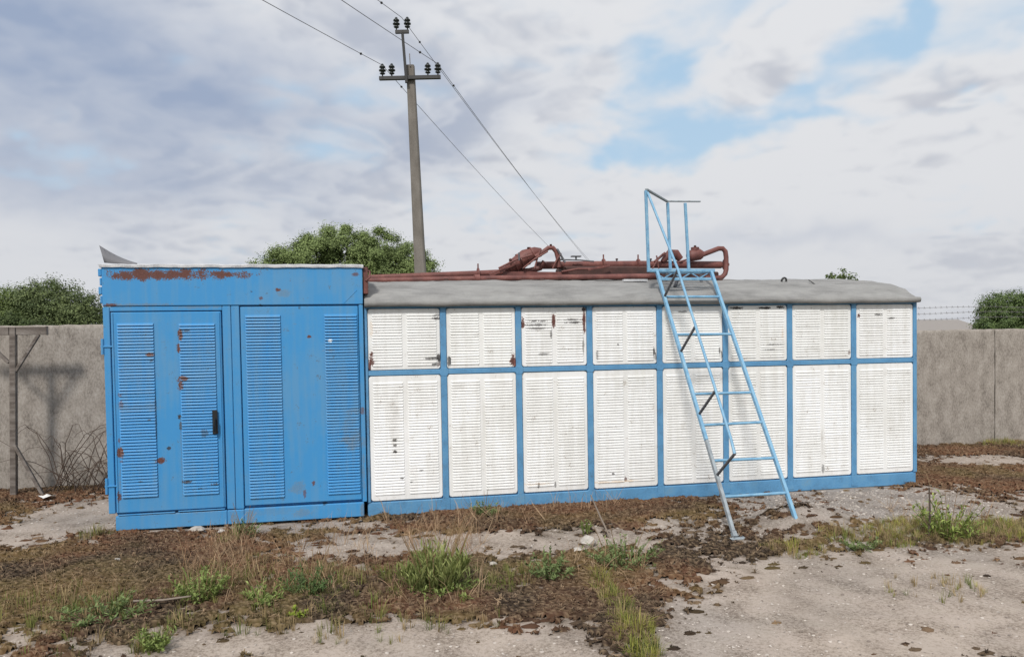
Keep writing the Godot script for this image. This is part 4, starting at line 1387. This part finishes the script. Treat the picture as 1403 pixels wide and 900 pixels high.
# ------------------------------------------------------------------ trees and plants
func tree(called: String, label: String, at: Vector3, trunk_h: float, lobes: Array, leaves: int, size: float, dark: Color, light: Color, sd: int, group := "", trunk_r := 0.16) -> void:
	# lobes: [centre offset, radii, share]
	var r := RandomNumberGenerator.new()
	r.seed = sd
	var t := thing(called, label, "tree", at, group)
	var mb := MB.new()
	mb.tube([Vector3(0, -0.1, 0), Vector3(0.05, trunk_h * 0.5, 0.03), Vector3(-0.03, trunk_h, 0)], [trunk_r * 1.3, trunk_r, trunk_r * 0.75], 9)
	for l in lobes:
		var c: Vector3 = l[0]
		var s := Vector3(-0.03, trunk_h * 0.85, 0)
		mb.tube([s, s.lerp(c, 0.5) + Vector3(0, 0.2, 0), c + Vector3(0, l[1].y * 0.4, 0)], [trunk_r * 0.6, trunk_r * 0.35, trunk_r * 0.1], 6)
	part("trunk", mb.done(), M.bark, t)
	var V := PackedVector3Array()
	var N := PackedVector3Array()
	var C := PackedColorArray()
	var I := PackedInt32Array()
	var tot := 0.0
	for l in lobes:
		tot += l[2]
	for l in lobes:
		var c: Vector3 = l[0]
		var e: Vector3 = l[1]
		var clumps := int(maxf(14.0, 420.0 * l[2] / tot * (0.35 if leaves < 5000 else 1.0)))
		var each := int(leaves * l[2] / tot / clumps)
		for k in clumps:
			var d := Vector3(r.randfn(), r.randfn() * 0.9 + 0.15, r.randfn()).normalized()
			var cc := c + d * e * pow(r.randf(), 0.33) * 0.93
			var cr := (e.x + e.y + e.z) / 3.0 * r.randf_range(0.13, 0.27)
			var tone := dark.lerp(light, clampf(r.randf() * 0.8 + 0.1, 0, 1))
			for q in each:
				var o := Vector3(r.randfn(), r.randfn() * 0.75, r.randfn()) * cr * 0.55
				var p := cc + o
				var n := (o.normalized() * 0.7 + d * 0.5 + Vector3(r.randf_range(-0.7, 0.7), r.randf_range(-0.2, 0.9), r.randf_range(-0.7, 0.7))).normalized()
				var u := n.cross(Vector3(r.randf_range(-1, 1), r.randf_range(-1, 1), r.randf_range(-1, 1))).normalized() * size * r.randf_range(0.6, 1.25)
				var v := n.cross(u) * r.randf_range(0.5, 0.75)
				var b := V.size()
				V.append_array([p - u, p + v, p + u, p - v])
				N.append_array([n, n, n, n])
				var col := tone.lerp(light, r.randf() * 0.35) * r.randf_range(0.75, 1.2)
				C.append_array([col, col, col, col])
				I.append_array([b, b + 1, b + 2, b, b + 2, b + 3])
	part("crown", arrays(V, N, C, I), M.leaf, t)

func make_trees() -> void:
	var dk := Color(0.115, 0.155, 0.06)
	var lt := Color(0.24, 0.31, 0.12)
	# the broad tree behind the seam of the two units
	var c := Vector3(-0.25, 0, -22.3)
	tree("broadleaf_tree", "broad bright green tree rising behind the blue cabin and the pole", c, 2.8, [
		[Vector3(-2.35, 4.2, 0), Vector3(1.3, 1.1, 1.3), 1.0], [Vector3(-1.3, 4.85, 0), Vector3(1.2, 1.15, 1.3), 1.0], [Vector3(0.0, 5.05, 0), Vector3(1.2, 1.1, 1.3), 1.0], [Vector3(1.2, 4.75, 0.2), Vector3(1.2, 1.15, 1.3), 1.0],
		[Vector3(2.35, 4.3, 0), Vector3(1.15, 1.15, 1.3), 1.0], [Vector3(-2.6, 3.5, 0.3), Vector3(1.2, 1.0, 1.3), 0.7], [Vector3(2.6, 3.5, 0.3), Vector3(1.15, 1.0, 1.3), 0.7], [Vector3(0.0, 3.8, 0.5), Vector3(2.8, 1.3, 1.5), 1.6]], 190000, 0.034, dk, lt, 301, "", 0.3)
	# trees beyond the wall on the left
	var far := "trees beyond the left part of the wall"
	tree("woodland_tree", "dark evergreen at the far left edge beyond the wall", Vector3(-21.4, 0, -34.0), 2.4, [[Vector3(0, 3.3, 0), Vector3(2.2, 1.75, 2.0), 1.0], [Vector3(1.8, 3.4, 0.4), Vector3(1.6, 1.5, 1.6), 0.6]], 40000, 0.052, Color(0.065, 0.095, 0.042), Color(0.16, 0.205, 0.08), 302, far)
	tree("woodland_tree", "pale round-topped tree beyond the wall left of the cabin", Vector3(-17.3, 0, -35.0), 2.4, [[Vector3(0.2, 3.1, 0), Vector3(2.4, 1.55, 2.0), 1.0], [Vector3(-1.6, 3.2, 0.4), Vector3(1.6, 1.4, 1.6), 0.5]], 44000, 0.052, Color(0.09, 0.13, 0.05), Color(0.215, 0.275, 0.10), 303, far)
	tree("woodland_tree", "thin-topped tree close to the corner of the blue cabin", Vector3(-14.6, 0, -34.2), 2.2, [[Vector3(0, 3.35, 0), Vector3(1.9, 1.8, 1.8), 1.0], [Vector3(1.5, 2.8, 0.4), Vector3(1.5, 1.5, 1.6), 0.8]], 36000, 0.052, Color(0.07, 0.10, 0.048), Color(0.165, 0.205, 0.085), 304, far)
	tree("woodland_tree", "low dark undergrowth tree just above the left wall", Vector3(-17.6, 0, -30.0), 1.4, [[Vector3(0, 2.0, 0), Vector3(2.6, 1.4, 1.2), 1.0], [Vector3(2.8, 1.9, 0.2), Vector3(2.0, 1.3, 1.2), 0.8], [Vector3(-2.3, 2.0, 0.2), Vector3(1.8, 1.3, 1.2), 0.8]], 50000, 0.052, Color(0.035, 0.055, 0.026), Color(0.10, 0.135, 0.05), 305, far)
	# right
	tree("round_tree", "dense round green tree beyond the wall at the right edge", Vector3(28.2, 0, -21.9), 1.6, [[Vector3(0, 2.25, 0), Vector3(1.25, 1.25, 1.3), 1.2], [Vector3(0.9, 2.0, 0.2), Vector3(1.2, 1.2, 1.2), 0.8], [Vector3(-0.6, 1.7, 0.3), Vector3(1.0, 0.9, 1.0), 0.7]], 52000, 0.038, Color(0.06, 0.095, 0.04), Color(0.14, 0.195, 0.07), 306)
	tree("treetop", "small treetop showing above the right end of the grey roof", Vector3(19.0, 0, -20.2), 2.6, [[Vector3(0, 3.4, 0), Vector3(0.85, 0.85, 0.8), 1.0], [Vector3(0.6, 3.1, 0), Vector3(0.7, 0.6, 0.7), 0.5]], 2600, 0.07, Color(0.07, 0.10, 0.04), Color(0.17, 0.22, 0.085), 307)
	tree("sapling", "sparse twig tops showing over the roof of the blue cabin", Vector3(-4.55, 0, -12.0), 3.0, [[Vector3(0, 3.05, 0), Vector3(0.55, 0.42, 0.4), 1.0]], 420, 0.045, Color(0.05, 0.055, 0.035), Color(0.11, 0.115, 0.07), 308, "", 0.05)
	# shed beyond the right part of the wall
	var s := thing("distant_shed", "low grey shed roof showing over the wall beside the round tree", "shed", Vector3(31.0, 0, -33.0))
	var mb := MB.new()
	mb.box(-2.2, 4.0, 0.0, 1.75, -2.0, 2.0, 0.02)
	part("walls", mb.done(), M.shed_wall, s)
	mb = MB.new()
	var q := [Vector3(-2.5, 1.70, 2.3), Vector3(4.3, 1.70, 2.3), Vector3(4.3, 2.30, 0), Vector3(-2.5, 2.30, 0), Vector3(-2.5, 1.70, -2.3), Vector3(4.3, 1.70, -2.3)]
	mb.quad(q[0], q[1], q[2], q[3]); mb.quad(q[3], q[2], q[5], q[4])
	mb.tri(q[0] + Vector3(0.3, 0, -0.3), q[3] + Vector3(0.3, -0.02, 0), q[4] + Vector3(0.3, 0, 0.3))
	for e in q.size():
		pass
	part("roof", mb.done(), M.shed_roof, s)

func weed(called: String, label: String, x: float, z: float, hgt: float, wid: float, stems: int, leafy: int, leaf: float, c0: Color, c1: Color, sd: int, straw := 0) -> void:
	var r := RandomNumberGenerator.new()
	r.seed = sd
	var t := thing(called, label, "weed", Vector3(x, ground_y(x, z), z), "weeds growing in the yard")
	var sb := MB.new()
	sb.use_col = true
	var lb := MB.new()
	lb.use_col = true
	for k in stems:
		var a := r.randf() * TAU
		var q := sqrt(r.randf()) * wid * 0.5
		var b := Vector3(cos(a) * q * 0.45, -0.01, sin(a) * q * 0.45)
		var h := hgt * r.randf_range(0.45, 1.05) * (1.0 - 0.3 * q / (wid * 0.5))
		var e := b + Vector3(cos(a) * q * 0.8, h, sin(a) * q * 0.8)
		var mid := b.lerp(e, 0.5) + Vector3(0, h * 0.12, 0)
		sb.col = c0.lerp(Color(0.12, 0.13, 0.05), 0.4)
		sb.tube([b, mid, e], [0.004, 0.0032, 0.0016], 4, false)
		for j in leafy:
			var f := r.randf_range(0.12, 1.0)
			var p := b.lerp(mid, f * 2.0) if f < 0.5 else mid.lerp(e, f * 2.0 - 1.0)
			var d := Vector3(r.randf_range(-1, 1), r.randf_range(0.7, 3.0) if straw > 20 else r.randf_range(-0.1, 1.6), r.randf_range(-1, 1)).normalized()
			var l := leaf * r.randf_range(0.55, 1.2) * (1.15 - 0.4 * f)
			var side := d.cross(Vector3(r.randf_range(-0.4, 0.4), 1, r.randf_range(-0.4, 0.4))).normalized() * l * (0.05 if straw > 20 else 0.13)
			var tip := p + d * l - Vector3(0, l * 0.22, 0)
			var mm := p + d * l * 0.5
			lb.col = c0.lerp(c1, r.randf()) * r.randf_range(0.8, 1.15)
			lb.tri(p, mm + side, mm - side)
			lb.tri(mm - side, mm + side, tip)
	for k in straw:
		var a := r.randf() * TAU
		var l := hgt * r.randf_range(0.9, 1.75)
		var b := Vector3(cos(a), 0, sin(a)) * wid * 0.25 * r.randf()
		var e := b + Vector3(cos(a) * l * 0.35, l * 0.92, sin(a) * l * 0.3)
		sb.col = Color(0.30, 0.22, 0.13).lerp(Color(0.20, 0.12, 0.06), r.randf())
		sb.tube([b, b.lerp(e, 0.5) + Vector3(0, l * 0.08, 0), e], [0.0032, 0.0026, 0.0014], 4, false)
	part("stems", sb.done(), M.blade, t)
	part("leaves", lb.done(), M.leaf, t)

func make_weeds() -> void:
	var g0 := Color(0.15, 0.21, 0.055)
	var g1 := Color(0.28, 0.34, 0.12)
	var b0 := Color(0.11, 0.16, 0.06)
	var b1 := Color(0.23, 0.29, 0.12)
	weed("tall_weed", "tallest bright green clump with dry stalks before the first white panels", 0.44, 2.50, 0.36, 0.46, 90, 16, 0.15, Color(0.15, 0.185, 0.06), Color(0.33, 0.36, 0.14), 401, 34)
	weed("leafy_weed", "rounded grey-green weed second right of the tall clump", 1.31, 2.46, 0.27, 0.36, 32, 16, 0.055, b0, b1, 402)
	weed("leafy_weed", "wide low weed below the fourth white panel", 1.95, 2.25, 0.26, 0.60, 44, 15, 0.055, b0, b1, 403, 3)
	weed("leafy_weed", "bright green tuft amid dry stalks before the blue door", -1.20, 2.32, 0.28, 0.36, 34, 16, 0.06, g0, g1, 404, 6)
	weed("leafy_weed", "feathery green weed below the seam of the two units", -0.45, 2.36, 0.30, 0.36, 32, 17, 0.05, b0, Color(0.10, 0.17, 0.06), 405, 6)
	weed("leafy_weed", "short green tuft between the door weed and the seam weed", -0.75, 2.50, 0.16, 0.34, 22, 12, 0.06, g0, g1, 406, 2)
	weed("tall_weed", "light green branching weed beside the bare stake at the right", 4.98, 2.15, 0.42, 0.62, 34, 17, 0.075, Color(0.15, 0.20, 0.05), Color(0.31, 0.38, 0.11), 407, 5)
	weed("leafy_weed", "low blue-green tuft in the grass at the far left", -1.75, 2.55, 0.17, 0.55, 40, 12, 0.06, b0, b1, 408, 2)
	weed("leafy_weed", "small bright tuft at the bottom left corner of the yard", -1.30, 3.17, 0.15, 0.24, 24, 12, 0.055, g0, g1, 409)
	weed("leafy_weed", "small dark tuft against the foot of the blue cabin", -1.14, 0.55, 0.20, 0.34, 24, 14, 0.05, b0, b1, 410, 6)
	weed("leafy_weed", "small grey-green plant at the foot of the second white panel", 1.16, 0.30, 0.20, 0.34, 22, 14, 0.05, b0, b1, 411, 4)
	weed("leafy_weed", "little seedling above the wide low weed", 1.95, 1.20, 0.18, 0.16, 10, 12, 0.045, g0, g1, 412)
	weed("leafy_weed", "low tuft in the moss between ladder foot and right grass", 4.0, 2.35, 0.13, 0.34, 24, 12, 0.045, b0, b1, 413)
	weed("leafy_weed", "tiny yellow-green sprout in front of the seam weed", -0.50, 2.80, 0.08, 0.14, 12, 10, 0.05, Color(0.16, 0.22, 0.03), Color(0.26, 0.32, 0.05), 414)
	weed("leafy_weed", "flat green weed at the foot of the tall clump", 0.52, 2.62, 0.13, 0.50, 34, 11, 0.065, g0, g1, 415)
	# bare stake in the right-hand weeds
	var mb := MB.new()
	mb.tube([Vector3(4.79, 0, 2.14), Vector3(4.80, 0.22, 2.14), Vector3(4.785, 0.45, 2.15)], [0.011, 0.009, 0.006], 6)
	single("stake", mb.done(), M.bark, "thin dark stake standing in the weeds at the right", "stake")
	mb = MB.new()
	mb.tube([Vector3(-1.62, 0.055, 2.38), Vector3(-1.42, 0.06, 2.42), Vector3(-1.24, 0.07, 2.41)], [0.009, 0.008, 0.006], 6)
	single("stick", mb.done(), M.pale_stick, "thin broken stick lying beside the bright tuft before the door", "stick")
	mb = MB.new()
	mb.tube([Vector3(2.12, 0.0, 1.42), Vector3(2.05, 0.18, 1.35), Vector3(1.97, 0.38, 1.32)], [0.009, 0.008, 0.005], 6)
	single("dead_stalk", mb.done(), M.pale_stick, "single pale dead stalk leaning before the fourth white panel", "stalk")
	# lumps of broken concrete
	var r := RandomNumberGenerator.new()
	r.seed = 77
	for s in [[-1.60, 0.24, 0.055, "larger pale concrete lump at the foot of the blue door"], [-1.36, 0.32, 0.033, "small pale concrete lump right of the larger one by the door"], [-2.05, 1.15, 0.03, "small pale stone alone in the dark moss below the door"], [1.86, 1.62, 0.075, "biggest whitish concrete lump behind the wide low weed"], [1.70, 1.80, 0.04, "small concrete lump left of the biggest whitish one"], [0.95, 2.0, 0.03, "small pale stone right of the tall green clump"]]:
		mb = MB.new()
		var pts := []
		for i in 5:
			for j in 7:
				var a := PI * i / 4.0
				var b := TAU * j / 7.0
				var k := r.randf_range(0.8, 1.2)
				pts.append(Vector3(sin(a) * cos(b) * 1.35, cos(a) * 0.62, sin(a) * sin(b)) * k)
		for i in 4:
			for j in 7:
				var a: Vector3 = pts[i * 7 + j] if i > 0 else Vector3(0, 0.62, 0)
				var b: Vector3 = pts[i * 7 + (j + 1) % 7] if i > 0 else Vector3(0, 0.62, 0)
				var c: Vector3 = pts[(i + 1) * 7 + (j + 1) % 7] if i < 3 else Vector3(0, -0.62, 0)
				var d: Vector3 = pts[(i + 1) * 7 + j] if i < 3 else Vector3(0, -0.62, 0)
				if i > 0:
					mb.tri_out(a, b, c, Vector3.ZERO)
				if i < 3:
					mb.tri_out(a, c, d, Vector3.ZERO)
		var o := single("concrete_lump", mb.done(), M.rubble, s[3], "rubble", "broken concrete lumps")
		o.position = Vector3(s[0], ground_y(s[0], s[1]) + s[2] * 0.35 + 0.012, s[1])
		o.scale = Vector3.ONE * s[2]
		o.rotation.y = r.randf() * TAU

# ------------------------------------------------------------------ scene
func _ready() -> void:
	rng.seed = 4242
	var cam := Camera3D.new()
	cam.name = "camera"
	add_child(cam)
	cam.position = Vector3(-0.1036, 1.84, 8.1706)
	cam.rotation_order = EULER_ORDER_YXZ
	cam.rotation = Vector3(-0.0287, -0.1972, -0.0159)
	cam.projection = Camera3D.PROJECTION_FRUSTUM
	cam.keep_aspect = Camera3D.KEEP_HEIGHT
	cam.near = 0.1
	cam.far = 1500.0
	cam.size = 0.1 * 900.0 / 1087.04
	cam.frustum_offset = Vector2(0.0, 0.1 * 39.26 / 1087.04)
	cam.current = true
	var env := Environment.new()
	env.background_mode = Environment.BG_SKY
	var sky := Sky.new()
	var sm := PanoramaSkyMaterial.new()
	sm.panorama = make_sky()
	sm.energy_multiplier = 1.0
	sky.sky_material = sm
	env.sky = sky
	env.tonemap_mode = Environment.TONE_MAPPER_LINEAR
	env.tonemap_exposure = 1.0
	env.sdfgi_enabled = true
	env.ssao_enabled = true
	env.ssil_enabled = true
	var we := WorldEnvironment.new()
	we.name = "world"
	we.environment = env
	add_child(we)
	var sun := DirectionalLight3D.new()
	sun.name = "sun"
	sun.light_color = Color(1.0, 0.975, 0.945)
	sun.light_energy = 0.95
	sun.light_angular_distance = 8.0
	sun.shadow_enabled = true
	add_child(sun)
	sun.look_at_from_position(Vector3.ZERO, Vector3(0.25, -0.5, -0.45))

	var t0 := Time.get_ticks_msec()
	make_materials()
	print("materials ", Time.get_ticks_msec() - t0)
	make_ground()
	print("ground ", Time.get_ticks_msec() - t0)
	make_wall()
	make_cabin()
	make_container()
	make_exhaust()
	make_ladder()
	make_power_line()
	print("units ", Time.get_ticks_msec() - t0)
	make_trees()
	make_moss()
	print("moss ", Time.get_ticks_msec() - t0)
	make_small_cover()
	make_weeds()
	print("done ", Time.get_ticks_msec() - t0, " sprigs ", moss_spots.size())
